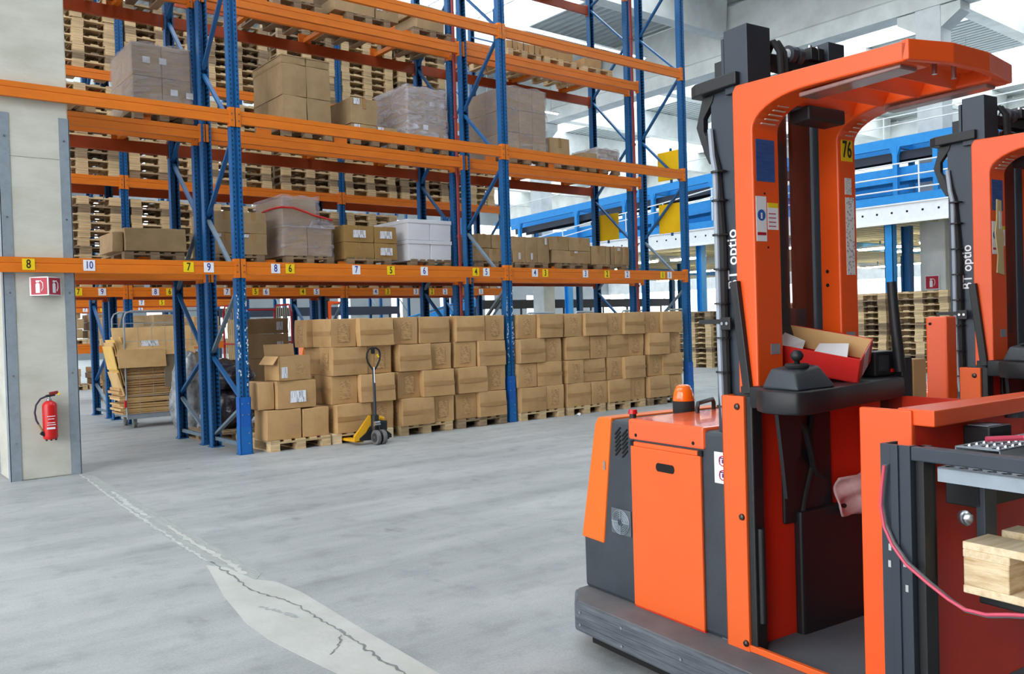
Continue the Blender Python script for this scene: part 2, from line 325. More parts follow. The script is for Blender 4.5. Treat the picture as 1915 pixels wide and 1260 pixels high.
# front-left column with steel corner guards
cl = conc_column(-2.215, -1.625, 0.07, 0.66, 8.5, 'wall_column_front', CONC)
for xs, sx in ((-2.215, 1), (-1.625, -1)):
    g = MB(); g.box(xs-sx*0.006, 0.062, 0, xs+sx*0.085, 0.070, 3.42); g.box(xs-sx*0.008, 0.062, 0, xs, 0.16, 3.42)
    g.obj('corner_guard', GALV, cl)
    for z in (0.35, 0.98, 1.75, 2.45, 3.2): MB().cyl((xs+sx*0.045, 0.062, z), (xs+sx*0.045, 0.054, z), 0.009, n=8).obj('guard_bolt', STEEL, cl)
MB().box(-2.13, 0.0685, 3.02, -1.71, 0.0705, 3.024).obj('formwork_joint', CRACK, cl)
# far columns and girders (roof structure, concrete)
colA = conc_column(17.28, 17.82, 0.42, 1.02, 8.6, 'wall_column_mezzanine', CONC_W)
colB = conc_column(17.28, 17.82, 14.9, 15.5, 8.6, 'wall_column_far', CONC_W)
conc_column(17.25, 17.83, -14.0, -13.4, 10.2, 'wall_column_near', CONC_W)
conc_column(36.5, 37.1, 0.42, 1.02, 10.2, 'wall_column_back', CONC_W); conc_column(36.5, 37.1, 14.9, 15.5, 10.2, 'wall_column_rear', CONC_W)
def girder(x, name):
    b = MB().prism([(x-.30,8.52),(x+.30,8.52),(x+.30,8.92),(x+.14,9.02),(x+.14,10.30),(x-.14,10.30),(x-.14,9.02),(x-.30,8.92)], -15.5, 41.5, 'y')
    return struct(b.obj(name, CONC_G))
for i, x in enumerate((-1.9, 17.55, 36.8)): girder(x, 'ceiling_girder')
for y in (0.42+.3, 15.2):
    for sg in (-1, 1):
        struct(MB().prism([(y+sg*.3, 8.5), (y+sg*.75, 8.5), (y+sg*.75, 8.3), (y+sg*.3, 8.0)], 17.3, 17.8, 'x').obj('ceiling_corbel', CONC_G))
PY = [-13.9 + 5.15*i for i in range(11)]
for y in PY:
    for x0, x1 in ((-16, -2.2), (-1.6, 17.25), (17.85, 36.5), (37.1, 48)):
        b = MB().prism([(y-.20,9.45),(y+.20,9.45),(y+.26,10.45),(y-.26,10.45)], x0, x1, 'x'); struct(b.obj('ceiling_purlin', CONC_G))
# roof: alternating corrugated steel and translucent rooflight bands
BANDS = [(-16,-10.5,0),(-10.5,-6,1),(-6,-2.2,0),(-2.2,3.6,1),(3.6,8.6,0),(8.6,13.9,1),(13.9,18.6,0),(18.6,25,1),(25,29.5,0),(29.5,35,1),(35,40,0),(40,48,1)]
def corrug(x0, x1, y0, y1, z, pitch=0.28, amp=0.07):
    n = int((x1-x0)/pitch); p = (x1-x0)/n; vs = []; fs = []; k = 0
    for i in range(n):
        for dx, dz in ((0,0),(0.36,0),(0.5,amp),(0.86,amp)):
            vs += [(x0+(i+dx)*p, y0, z+dz), (x0+(i+dx)*p, y1, z+dz)]
    vs += [(x1, y0, z), (x1, y1, z)]
    m = len(vs)//2
    fs = [(2*i, 2*i+2, 2*i+3, 2*i+1) for i in range(m-1)]
    b = MB(); b.add(vs, fs); return b
for x0, x1, k in BANDS:
    if k == 0: struct(corrug(x0, x1, -16, 42, 10.46).obj('ceiling_deck', DECK))
    else:
        struct(corrug(x0, x1, -16, -8.75, 10.46).obj('ceiling_deck', DECK))  # closed stretch out of view, added to block rooflight behind the camera
        sk = struct(MB().box(x0, -8.75, 10.50, x1, 42, 10.505).obj('ceiling_rooflight', SKYL))
        g = MB()
        n = max(2, int((x1-x0)/1.5))
        for i in range(n+1):
            xx = x0+(x1-x0)*i/n; g.box(xx-.03, -16, 10.44, xx+.03, 42, 10.52)
        g.obj('glazing_bars', WHITE, sk)
# far walls with window bands
def windowed_wall(axis, pos, a0, a1, name, wm=None):
    bb = MB()
    def bx(a, b, z0, z1, t=0.2):
        if axis == 'x': bb.box(pos, a, z0, pos+t, b, z1)
        else: bb.box(a, pos, z0, b, pos+t, z1)
    bx(a0, a1, 0, 0.9); bx(a0, a1, 3.4, 6.2); bx(a0, a1, 8.6, 10.5)
    if axis == 'y':
        for k in range(16): bx(a0+k*4, a0+k*4+3.1, .9, 3.4, .12)
    wl = struct(bb.obj(name, wm or CONC_W)); mb = MB(); bb2 = bb; bb = mb
    n = int((a1-a0)/2.0)
    for i in range(n+1):
        a = a0+(a1-a0)*i/n; t = 0.25 if i % 4 == 0 else 0.04
        if axis == 'x': mb.box(pos+.02, a-t, .9, pos+.15, a+t, 3.4); mb.box(pos+.02, a-t, 6.2, pos+.15, a+t, 8.6)
        else: mb.box(a-t, pos+.02, .9, a+t, pos+.15, 3.4); mb.box(a-t, pos+.02, 6.2, a+t, pos+.15, 8.6)
    mb.obj('window_mullions', WHITE, wl)
    return wl
windowed_wall('x', 48, -16, 42, 'wall_right'); windowed_wall('y', 42, -16, 48, 'wall_back', mat('back_wall_cladding', (128, 134, 138), .8, var=.12, nscale=1))
struct(MB().box(-16.2, 6, 0, -16, 42, 10.5).obj('wall_left', CONC_W))
struct(MB().box(-16.2, -16.2, 0, 48, -16, 10.5).obj('wall_front', mat('bounce_damping_dark_wall', (92, 92, 92), .8, var=.1)))  # unseen end wall, coloured dark to keep bounce light off the truck
# pipes and strip lights high under the roof
def strip_light(x0, x1, y, z, label, m=LAMPW, cat='light', group=None):
    hl = 10.46-z
    t = thing('strip_light', label, cat, ((x0+x1)/2, y, z), 0, group); L = (x1-x0)/2
    MB().box(-L, -.06, 0, L, .06, .05).obj('housing', WHITE, t)
    MB().cyl((-L+.05, 0, -.02), (L-.05, 0, -.02), .022, n=8).obj('tube', m, t)
    for sx in (-.8, .8): MB().cyl((L*sx, 0, .05), (L*sx, 0, hl), .008, n=6).obj('hanger', GALV, t)
    return t
strip_light(11.2, 16.9, 9.3, 9.45, 'long white strip light hung below the roof deck behind the rack end')
strip_light(19.5, 27.5, 3.9, 8.1, 'white strip light hung under the roof beyond the far girder')
strip_light(13.5, 17.0, 13.5, 8.6, 'white strip light hung far behind the rack, next to the girder')

# ================================================================== RACKS
LV = [2.08, 3.70, 5.31, 6.93]
def post_mesh(h):
    k = 0.055
    p = [(-k,0),(-.018,0),(-.014,.022),(.014,.022),(.018,0),(k,0),(k,.085),(.035,.085),(.035,.01),(.02,.03),(-.02,.03),(-.035,.01),(-.035,.085),(-k,.085)]
    return MB().prism(p, 0, h, 'z').mesh('post', POSTM)
PM = post_mesh(7.6); FOOT = MB().box(-.075, -.02, 0, .075, .11, .008).box(-.06, -.004, 0, .06, .0, .03).mesh('base_plate', BLUE)
FN = [0.55, 1.85, 3.48, 5.25, 6.9]; RN = [0.12, 1.07, 2.65, 4.33, 6.05, 7.3]
def frame(X, y0, y1, label, flip=False, wide=0, guard=0, chips=False, group=None):
    t = thing('upright_frame', label, 'rack frame', (X, y0, 0), 0, group); D = y1-y0
    link('post', PM, t); r = link('post', PM, t, (0, D, 0), (0, 0, PI))
    link('base_plate', FOOT, t); link('base_plate', FOOT, t, (0, D, 0), (0, 0, PI))
    fy, ry = (D-.06, .06) if flip else (.06, D-.06)
    for i in range(5):
        a = MB().bar((0, ry, RN[i]+.03), (0, fy, FN[i]-.03), .028, .045, (1,0,0)); a.obj('brace', BRACE if (i % 2 == 0) == flip and i < 2 else (BLUE if i else BRACE), t)
        b = MB().bar((0, fy, FN[i]+.03), (0, ry, RN[i+1]-.03), .028, .045, (1,0,0)); b.obj('brace', BLUE if i != 1 else BRACE, t)
    MB().bar((0, .05, .10), (0, D-.05, .10), .035, .04).obj('brace', BRACE, t)
    if guard:
        g = MB(); g.box(-.066, -.008, .004, .066, -.002, .30); g.box(-.068, -.008, 0.004, -.060, .09, .30); g.box(.060, -.008, .004, .068, .09, .30); g.obj('post_guard', BLUE_L, t)
        g = MB(); g.box(-.062, -.006, .30, .062, -.001, .62); g.box(-.064, -.006, .30, -.057, .09, .62); g.box(.057, -.006, .30, .064, .09, .62); g.obj('guard_sleeve', mat('guard_sleeve_blue', (14, 90, 176), 0.4, var=0.1), t)
        for z in (.12, .23, .43, .55):
            for x in (-.035, .035) if z > .3 else (.03,): MB().cyl((x, -.005, z), (x, -.013, z), .007, n=8).obj('bolt', STEEL, t)
    if chips:
        q = random.Random(int(X*7)+3); b = MB()
        for i in range(60):
            x = q.choice((-.04, .04, -.048, .045))+q.uniform(-.012, .012); z = q.triangular(.7, 1.9, 1.2); sx = q.uniform(.002, .007); sz = q.uniform(.004, .016)
            b.box(x-sx, -.0025, z-sz, x+sx, -.0003, z+sz)
        o = b.obj('paint_chips', DIRTW, t); o['kind'] = 'stuff'
    return t
def num_label(beam, xl, z, s, kind, yf):
    w, h = .105, .105
    p = MB().box(-w/2, -.002, -h/2, w/2, 0, h/2).obj('number_label', STICK if kind == 'w' else YEL, beam, (xl, yf, z))
    link('numeral', text_mesh(s, .115 if len(s) == 1 else .10, INKB if kind == 'w' else INK, 0.72), p, (0, -.0028, 0), (PI/2, 0, 0))
def rack_beam(x0, x1, yf, ztop, label, m=ORG, nums=(), back=False, group=None):
    # yf: front face; beam spans between posts
    a, b = x0+.058, x1-.058; cx = (a+b)/2; L = (b-a)/2
    t = thing('rack_beam', label, 'rack beam', (cx, yf, ztop), 0, group)
    sg = -1 if back else 1
    prof = [(0,0),(0,-.05),(.006*sg,-.056),(0,-.062),(0,-.14),(.05*sg,-.14),(.05*sg,0)]
    MB().prism(prof, -L, L, 'x').obj('beam_profile', m, t)
    for sx in (-1, 1):
        c = MB(); xe = sx*L
        c.box(xe, -.010*sg, -.175, xe+sx*.052, -.002*sg, .03); c.box(xe-sx*.006, -.004*sg, -.175, xe, .06*sg, .03)
        c.obj('end_connector', m, t)
        for z in (-.04, -.11): MB().cyl((xe+sx*.02, -.010*sg, z), (xe+sx*.02, -.016*sg, z), .008, n=6).obj('rivet', STEEL, t)
    for (X, s, k) in nums: num_label(t, X-cx, -.068, s, k, -.003)
    return t
PX = [-3.7, 0.0, 3.7, 7.4]
PXN = ['off the left edge of the frame', 'beside the pallet of loose cartons', 'between the two carton bays', 'at the open aisle end']
rows = [('front row', 0.0, 0.96), ('second row', 1.16, 2.12)]
for ri, (rn, y0, y1) in enumerate(rows):
    for i, X in enumerate(PX):
        frame(X, y0, y1, f'blue rack frame of the {rn}, {PXN[i]}', flip=(ri == 1), guard=(ri == 0), chips=(ri == 0 and i in (1, 2)))
LN = ['numbered', 'second', 'third', 'top']
BN = ['left', 'middle', 'right']
NUMS = {0: [(-2.02,'8','y'),(-1.50,'10','w'),(-.55,'7','y'),(-.34,'9','w')],
        1: [(.40,'8','w'),(.57,'6','y'),(1.40,'7','w'),(1.87,'5','y'),(2.35,'6','w'),(3.15,'4','y'),(3.32,'5','w')],
        2: [(4.16,'4','w'),(4.35,'3','y'),(5.12,'3','w'),(5.56,'2','y'),(5.99,'2','w'),(6.79,'1','y'),(6.95,'1','w')]}
for li, z in enumerate(LV):
    for bi in range(3):
        x0, x1 = PX[bi], PX[bi+1]
        rack_beam(x0, x1, 0.0, z, f'orange beam at the {LN[li]} level, aisle face of the {BN[bi]} front bay', nums=NUMS[bi] if li == 0 else ())
        rack_beam(x0, x1, 0.91, z, f'orange beam at the {LN[li]} level, rear of the {BN[bi]} front bay')
        rack_beam(x0, x1, 1.16, z, f'orange beam at the {LN[li]} level, front of the {BN[bi]} second-row bay')
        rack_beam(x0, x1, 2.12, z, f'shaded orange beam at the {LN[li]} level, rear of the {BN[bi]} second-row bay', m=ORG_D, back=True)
# row C / D across the aisle
PXC = [-3.52, 0.06, 3.64, 7.22]; LVC = [2.03, 3.66, 5.20, 6.82]; YC = 4.5
PCN = ['far left', 'behind the folded-cardboard cage', 'behind the middle bay', 'at the aisle end']
for i, X in enumerate(PXC):
    frame(X, YC, YC+.94, f'blue rack frame of the third row across the aisle, {PCN[i]}')
    frame(X, YC+1.2, YC+2.14, f'blue rack frame of the fourth row in shade, {PCN[i]}', flip=True)
NC = {0: [(-.35,'7','y'),(-.05+.0,'9','w')], 1: [(.45,'8','w'),(.66,'6','y'),(1.55,'7','w'),(2.02,'5','y'),(2.2,'6','w'),(2.85,'4','y'),(3.1,'5','w')],
      2: [(4.25,'4','w'),(4.5,'3','y'),(5.1,'3','w'),(5.45,'2','y'),(5.75,'2','w'),(6.35,'1','y'),(6.6,'1','w')]}
NC[0] = [(-.62,'7','y'),(-.3,'9','w')]
for li, z in enumerate(LVC):
    for bi in range(3):
        rack_beam(PXC[bi], PXC[bi+1], YC, z, f'orange beam at the {LN[li]} level of the third row, {BN[bi]} bay', nums=NC[bi] if li == 0 else ())
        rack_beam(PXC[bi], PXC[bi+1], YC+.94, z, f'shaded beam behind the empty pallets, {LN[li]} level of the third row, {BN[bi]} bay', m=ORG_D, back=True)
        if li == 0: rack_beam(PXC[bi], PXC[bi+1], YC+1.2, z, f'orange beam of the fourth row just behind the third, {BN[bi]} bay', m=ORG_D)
# further rows seen under the beams
for ry, yy in enumerate((9.3, 14.0)):
    wd = ('fifth', 'sixth')[ry]
    for i, X in enumerate((-3.4, 0.2, 3.8)):
        frame(X, yy, yy+.94, f'blue rack frame of the distant {wd} row, {("left", "middle", "right")[i]} one')
    for bi, (x0, x1) in enumerate(((-3.4, 0.2), (0.2, 3.8))):
        for z, nm in ((1.12, 'low'), (2.03, 'numbered')):
            rack_beam(x0, x1, yy, z, f'{nm} orange beam of the distant {wd} row, {("left", "right")[bi]} bay',
                      nums=[(x0+.5,'8','w'),(x0+1.4,'7','w'),(x0+1.8,'5','y'),(x0+2.7,'6','w')] if z > 2 else ())
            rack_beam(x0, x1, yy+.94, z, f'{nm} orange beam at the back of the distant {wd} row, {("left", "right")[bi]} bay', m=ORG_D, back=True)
# support bars lying across the second-row beams, their ends showing as orange tabs
for bi, xs in enumerate(((-2.9, -1.75, -.62), (.82, 1.87, 3.0), (4.35, 5.6, 6.72))):
    for li in range(3):
        for k, x in enumerate(xs):
            z = LV[li]; t = thing('pallet_support_bar', f'orange support bar, {ORD[k]} of three on the {LN[li]} level of the {BN[bi]} second-row bay', 'support bar', (x, 1.16, z))
            b = MB(); b.box(-.095, .0, .002, .095, .015, .125); b.box(-.03, .0, .002, .03, .96, .056); b.box(-.095, .945, .002, .095, .96, .125)
            b.obj('bar_profile', ORG, t)
# sprinkler pipes between the back to back rows
for X, nm in ((3.66, 'middle'), (7.36, 'aisle-end')):
    b = MB().cyl((0,0,0), (0,0,8.6), .022, n=8)
    t = thing('sprinkler_pipe', f'thin red sprinkler pipe rising between the {nm} rack posts', 'pipe', (X, 1.06, 0)); b.obj('riser', PIPE, t)
    for z in (1.9, 2.6, 3.5, 4.3, 6.1): MB().cyl((0,0,z-.02), (0,0,z+.02), .034, n=8).obj('coupling', PIPE, t)
# yellow aisle-end panels
for (y0, y1, z0, z1, nm) in ((.10,.64,3.61,4.08,'upper one at the end of the front row'), (.12,.64,2.74,3.22,'lower one at the end of the front row'), (1.58,2.12,2.75,3.21,'shaded one at the end of the second row')):
    t = thing('yellow_sign_panel', f'blank yellow panel, the {nm}', 'sign', (7.47, (y0+y1)/2, z0))
    w_ = (y1-y0)/2
    MB().box(0, -w_, 0, .012, w_, z1-z0).obj('panel', YELP, t, bevel=.003); MB().box(.012, -.02, -.05, .03, .02, z1-z0+.05).obj('mounting_rail', BLUE, t)

# ================================================================== PALLETS
def pallet_meshes(w, d, h, wood, wb=None):
    bt = h*.15; bh = h-3*bt; P = {}
    P['deck'] = MB().box(-w/2, -d*.07, 0, w/2, d*.07, bt).mesh('deck_board', wood)
    return P
PROTO = {}
def pallet_proto(w, d, h, wood, parts=True, woodb=None, bev=0.0):
    key = (round(w,3), round(d,3), h, wood.name, parts)
    if key in PROTO: return PROTO[key]
    woodb = woodb or wood; bt = h*.153; bh = h-3*bt; lst = []
    # top deck boards run along x (width), stringer boards along y, blocks, bottom boards along y
    wd_ = [.145, .10, .145, .10, .145]; bl = w*.15; bd = d*.12
    for f, ww in zip((-.5, -.25, 0, .25, .5), wd_):
        ww *= w*1.05; lst.append(('deck_board', (-ww/2, -d/2, 0, ww/2, d/2, bt), (f*(w-w*.152), 0, h-bt)))
    for j in (-1, 0, 1):
        lst.append(('stringer_board', (-w/2, -bd/2, 0, w/2, bd/2, bt), (0, j*(d-bd)/2, h-2*bt)))
    for i in (-1, 0, 1):
        lst.append(('bottom_board', (-bl/2, -d/2, 0, bl/2, d/2, bt), (i*(w-bl)/2, 0, 0)))
        for j in (-1, 0, 1):
            lst.append(('block', (-bl/2, -bd/2+.002, 0, bl/2, bd/2-.002, bh), (i*(w-bl)/2, j*(d-bd)/2, bt)))
    if parts:
        root = []; cache = {}
        for n, bx, loc in lst:
            if (n, bx) not in cache: cache[(n, bx)] = MB().box(*bx).mesh(n, woodb if n == 'block' else wood, bevel=bev, seg=1)
            root.append((n, cache[(n, bx)], loc))
        PROTO[key] = ('parts', root)
    else:
        b = MB()
        for n, bx, loc in lst: b.box(bx[0]+loc[0], bx[1]+loc[1], bx[2]+loc[2], bx[3]+loc[0], bx[4]+loc[1], bx[5]+loc[2])
        PROTO[key] = ('mesh', b.mesh('pallet', wood))
    return PROTO[key]
def pallet(x, y, z, label, w=.68, d=1.0, h=.12, wood=WOOD, parts=True, rot=0, group=None, woodb=None, bev=0.0):
    k, data = pallet_proto(w, d, h, wood, parts, woodb, bev)
    if k == 'mesh':
        o = link('pallet', data, None, (x, y, z), (0, 0, rot)); return tag(o, label, 'pallet', group)
    t = thing('pallet', label, 'pallet', (x, y, z), rot, group)
    for n, me, loc in data: link(n, me, t, loc)
    return t
prng = random.Random(11)
def stack(x, y, z, n, where, w=1.03, d=.70, h=.12, rot=0, parts=False, jit=.012, wood=None):
    for i in range(n):
        nm = 'lowest' if i == 0 else ('topmost' if i == n-1 else ORD[i])
        if nm not in ('lowest', 'topmost'): nm += ' up'
        m = wood or (WOOD if prng.random() < .72 else WOOD_O)
        pallet(x+prng.uniform(-jit, jit), y+prng.uniform(-jit, jit), z+i*h, f'empty pallet, {nm}, {where}', w, d, h, m, parts, rot+prng.uniform(-.01, .01))
# stacks on row C
for li in range(3):
    z = LVC[li]
    for bi, xs in enumerate(((-2.95, -1.68, -.50), (.66, 1.86, 3.07), (4.24, 5.40, 6.50))):
        for k, x in enumerate(xs):
            n = {0: 11, 1: 11, 2: 12, 3: 4}[li]
            if bi == 2: n = {0: (11, 9, 7), 1: (11, 11, 10), 2: (12, 12, 0), 3: (0, 0, 0)}[li][k]
            if bi == 0 and k < 2: continue
            if li == 2 and (bi == 0 or (bi == 1 and k < 2)): n = 9
            if n: stack(x, YC+.36, z, n, f'{ORD[k]} stack of the third row, {BN[bi]} bay, {LN[li]} level', parts=True)
# stacks on the floor at the back right
bs = [(15.1, 5.9, 11), (15.3, 4.5, 11), (15.4, 2.75, 12), (15.5, 1.36, 13), (15.3, -.10, 13), (16.2, -1.65, 14)]
bw = ['floor stack right of the aisle-end post', 'floor stack beside the truck hose', 'floor stack behind the truck cab', 'floor stack at the blue column', 'floor stack under the fire sign', 'floor stack nearest the second truck']
for (x, y, n), wnm in zip(bs, bw): stack(x, y, 0, n, wnm, 1.25, .9, .135, PI/2, True)

# ================================================================== CARTONS
def bulge_box(w, d, h, seed, b=.012, cuts=4):
    q = random.Random(seed); n = cuts; bm = bmesh.new(); bmesh.ops.create_cube(bm, size=1)
    bmesh.ops.subdivide_edges(bm, edges=bm.edges[:], cuts=n-1, use_grid_fill=True)
    ph = [q.uniform(0, 6) for _ in range(6)]; lean = q.uniform(-.02, .02); am = q.uniform(.6, 1.3)
    for v in bm.verts:
        u, vv, ww = v.co.x*2, v.co.y*2, v.co.z*2
        x, y, z = u*w/2, vv*d/2, (ww+1)/2*h
        if abs(vv) > .99: y += vv*b*am*(1-u*u)*(1-abs(ww)**1.5)
        if abs(u) > .99: x += u*b*.7*am*(1-vv*vv)*(1-ww*ww)
        x += .004*math.sin(ph[0]+ww*2.2)+lean*.2*ww*h*.3; y += .004*math.sin(ph[1]+u*2+ww)
        if abs(ww) > .99: z += (.004*math.sin(ph[2]+u*2.3)) if ww > 0 else 0
        v.co = (x, y, z)
    es = [e for e in bm.edges if len(e.link_faces) == 2 and e.calc_face_angle(0) > .9]
    bmesh.ops.bevel(bm, geom=es, offset=.004, segments=1, affect='EDGES')
    me = bpy.data.meshes.new('carton_body'); bm.to_mesh(me); bm.free(); return me
def carton_proto(w, d, h, seed, m=KRAFT, b=.012):
    me = bulge_box(w, d, h, seed, b); me.materials.append(m)
    return me
CW, CD, CH = .455, .33, .328
CP = [carton_proto(CW, CD, CH, s) for s in range(5)]
def tape_band(sy):
    b = MB(); vs = []; n = 8
    for i in range(n+1):
        u = -1+2*i/n; y = sy*(CD/2+.0135*(1-u*u)+.0035)
        vs += [(u*CW/2*.995, y, CH/2-.028), (u*CW/2*.995, y+sy*.0012, CH/2+.022)]
    b.add(vs, [(2*i, 2*i+2, 2*i+3, 2*i+1) for i in range(n)])
    return b.mesh('tape', TAPE)
TB = [tape_band(-1), tape_band(1)]
def print_patch(sx):
    b = MB(); n = 4; vs = []
    for i in range(n+1):
        u = -1+2*i/n; 
        for ww in (-1, 0, 1): vs.append((sx*(CW/2+.0085*(1-(u*.4)**2)*(1-.3*abs(ww))+.0045), u*.07, CH/2+ww*.105))
    b.add(vs, [(3*i+j, 3*i+3+j, 3*i+4+j, 3*i+1+j) for i in range(n) for j in (0, 1)])
    return b.mesh('printed_marks', PRINT)
PPm = {1: print_patch(1), -1: print_patch(-1)}
crng = random.Random(5)
def carton(x, y, z, face, label, rot=0, group=None):
    """face 'L': long taped side to the aisle, 'S': short printed end to the aisle"""
    r = (0 if face == 'L' else -PI/2)+rot+crng.choice((0, PI) if face == 'L' else (0,))
    t = thing('carton', label, 'carton', (x, y, z), r, group)
    link('carton_body', crng.choice(CP), t); link('tape', TB[0], t); link('tape', TB[1], t); link('printed_marks', PPm[-1], t); link('printed_marks', PPm[1], t)
    # end that faces the camera always carries marks
    return t
PN = ['second', 'third', 'fourth', 'fifth', 'sixth', 'seventh', 'eighth']
TN = ['bottom', 'second', 'third', 'top']
# pallet x ranges in row A: (x0, pattern start)
pal = [(1.03, 1.86, 'L'), (1.90, 2.69, 'L'), (2.76, 3.57, 'S'), (3.79, 4.60, 'L'), (4.66, 5.42, 'L'), (5.48, 6.28, 'L'), (6.34, 7.08, 'L')]
for pi, (a, b_, st) in enumerate(pal):
    W = b_-a; cx = (a+b_)/2
    wood = WOOD_N if pi == 0 else (WOOD_O if pi in (2, 6) else WOOD)
    pallet(cx-(.045 if pi == 0 else 0), .45, 0, f'wooden pallet on the floor under the {PN[pi]} carton stack from the left', W-.02, 1.0, .12, wood, True)
    for tr in range(4):
        f0 = st if tr % 2 == 0 else ('S' if st == 'L' else 'L')
        z = .12+tr*.331
        jx = crng.uniform(-.015, .015)
        if f0 == 'L': seq = [('L', a+CW/2), ('S', a+CW+.01+CD/2)]
        else: seq = [('S', a+CD/2), ('L', a+CD+.01+CW/2)]
        for k, (fc, x) in enumerate(seq):
            yy = -.03+(CD/2 if fc == 'L' else CW/2)+crng.uniform(-.02, .02)
            if fc == 'L': yy -= crng.uniform(.0, .075)
            carton(x+jx+.004, yy, z, fc, f'brown carton in the {TN[tr]} tier, {("left", "right")[k]} box of the {PN[pi]} stack from the left', crng.uniform(-.055, .055))
        # the row behind
        for k, (fc, x) in enumerate([( 'S' if fc == 'L' else 'L', x) for fc, x in seq]):
            carton(x+jx, .625 if fc == 'L' else .575, z, fc, f'brown carton in the {TN[tr]} tier at the back, {("left", "right")[k]} side of the {PN[pi]} stack', crng.uniform(-.02, .02))
        if pi == 0 and tr > 0:
            # this stack is deeper: its left side shows
            if tr == 9: carton(a-.06+CW*.5-.2, .42, z, 'S', f'brown carton in the {TN[tr]} tier, middle of the left side of the second stack', .02)

def box_thing(x0, x1, y0, y1, z0, z1, label, m=KRAFT_D, sticker=(), tape='v', seed=0, cat='carton', name='carton', rot=0, tm=TAPE):
    w, d, h = x1-x0, y1-y0, z1-z0
    t = thing(name, label, cat, ((x0+x1)/2, (y0+y1)/2, z0), rot)
    me = bulge_box(w, d, h, seed, min(.008, h*.03)); me.materials.append(m); link('carton_body', me, t)
    if tape == 'v':
        MB().box(-.022, -d/2-.010, h*.6, .022, -d/2-.002, h*.985).obj('tape', tm, t); MB().box(-.022, -d/2-.006, h+.001, .022, d/2, h+.0035).obj('tape', tm, t)
    elif tape == 'seam':
        MB().box(-.0035, -d/2-.011, 0, .0035, -d/2-.002, h).obj('seam', TAPE_D, t)
    elif tape == 'lid':
        hh = h*.17
        MB().box(-w/2-.010, -d/2-.012, h-hh, w/2+.010, d/2+.010, h+.006).obj('lid', m, t, bevel=.004)
    elif tape == 'strap':
        MB().box(-w/2-.007, -d/2-.009, h*.80, w/2+.007, -d/2-.002, h*.815).obj('strap', TAPE_D, t); MB().box(-w/2-.009, -d/2-.005, h*.80, -w/2-.002, d/2, h*.815).obj('strap', TAPE_D, t)
    for (u, v, sw, sh) in sticker:
        MB().box(-sw/2, -.001, -sh/2, sw/2, 0, sh/2).obj('shipping_label', BARC, t, ((u-.5)*w, -d/2-.0115, v*h))
    return t
# first pallet with the loose boxes
pallet(.60, .42, 0, 'brown wooden pallet standing beside the first blue post, leftmost on the floor', .72, 1.0, .12, WOOD, True)
box_thing(.22,.62,-.05,.30,.121,.45, 'wide brown carton on the leftmost pallet, bottom left', KRAFT, tape=None, seed=1)
box_thing(.64,.96,-.05,.40,.121,.44, 'square brown carton on the leftmost pallet, bottom right', KRAFT, tape=None, seed=2)
box_thing(.16,.34,0.02,.40,.46,.76, 'narrow brown carton half behind the blue post, leftmost pallet', KRAFT, tape=None, seed=3)
box_thing(.355,.82,-.03,.30,.455,.765, 'brown carton with a long barcode label in the second tier of the leftmost pallet', KRAFT, tape='n', sticker=((.52,.42,.19,.13),), seed=4)
ob = thing('open_carton', 'open brown carton with its back flap up, top of the leftmost pallet', 'carton', (.555, .12, .77), .12)
b = MB(); W2, D2, H2, T2 = .40, .32, .27, .006
b.box(-W2/2, -D2/2, 0, W2/2, -D2/2+T2, H2).box(-W2/2, D2/2-T2, 0, W2/2, D2/2, H2).box(-W2/2, -D2/2, 0, -W2/2+T2, D2/2, H2).box(W2/2-T2, -D2/2, 0, W2/2, D2/2, H2).box(-W2/2, -D2/2, 0, W2/2, D2/2, T2)
b.obj('carton_body', KRAFT, ob)
MB().bar((0, D2/2, H2), (0, D2/2+.02, H2+.13), W2-.02, .006, (0,1,0)).obj('flap', KRAFT, ob)
MB().bar((-W2/2, 0, H2), (-W2/2-.07, 0, H2-.09), D2-.02, .006, (1,0,0)).obj('flap', KRAFT, ob)
MB().box(-W2/2+.01, -D2/2+.01, H2-.015, .06, D2/2-.02, H2-.008).obj('dark_sheet', DARK, ob)  # near-black sheet lying just under the rim of the open carton
MB().box(.0, -.001, -.06, .075, 0, .06).obj('shipping_label', BARC, ob, (-.175, -D2/2-.0012, .09))
MB().box(.0, -.001, -.05, .13, 0, .05).obj('printed_marks', PRINT, ob, (0, -D2/2-.0012, .12))

# ---------------- second row shelf loads
YB = 1.13
def film(parent, x0, x1, y0, y1, z0, z1, m, seed=0, taper=.02):
    q = random.Random(seed); bm = bmesh.new(); bmesh.ops.create_cube(bm, size=1)
    bmesh.ops.subdivide_edges(bm, edges=bm.edges[:], cuts=11, use_grid_fill=True)
    bmesh.ops.delete(bm, geom=[f for f in bm.faces if f.normal.z < -.9], context='FACES')
    ph = [q.uniform(0, 6) for _ in range(4)]
    for v in bm.verts:
        u, vv, ww = v.co*2; k = 1+.012*math.sin(9*ww+ph[0]+3*u)+.010*math.sin(14*ww+5*vv+ph[1])+q.uniform(-.006, .006)
        v.co = ((x0+x1)/2+u*(x1-x0)/2*k*(1-taper*ww), (y0+y1)/2+vv*(y1-y0)/2*k, z0+(ww+1)/2*(z1-z0)+(.012*math.sin(7*u+ph[2]) if ww > .9 else 0))
    for f in bm.faces: f.smooth = True
    me = bpy.data.meshes.new('stretch_film'); bm.to_mesh(me); bm.free(); me.materials.append(m)
    return link('stretch_film', me, parent)
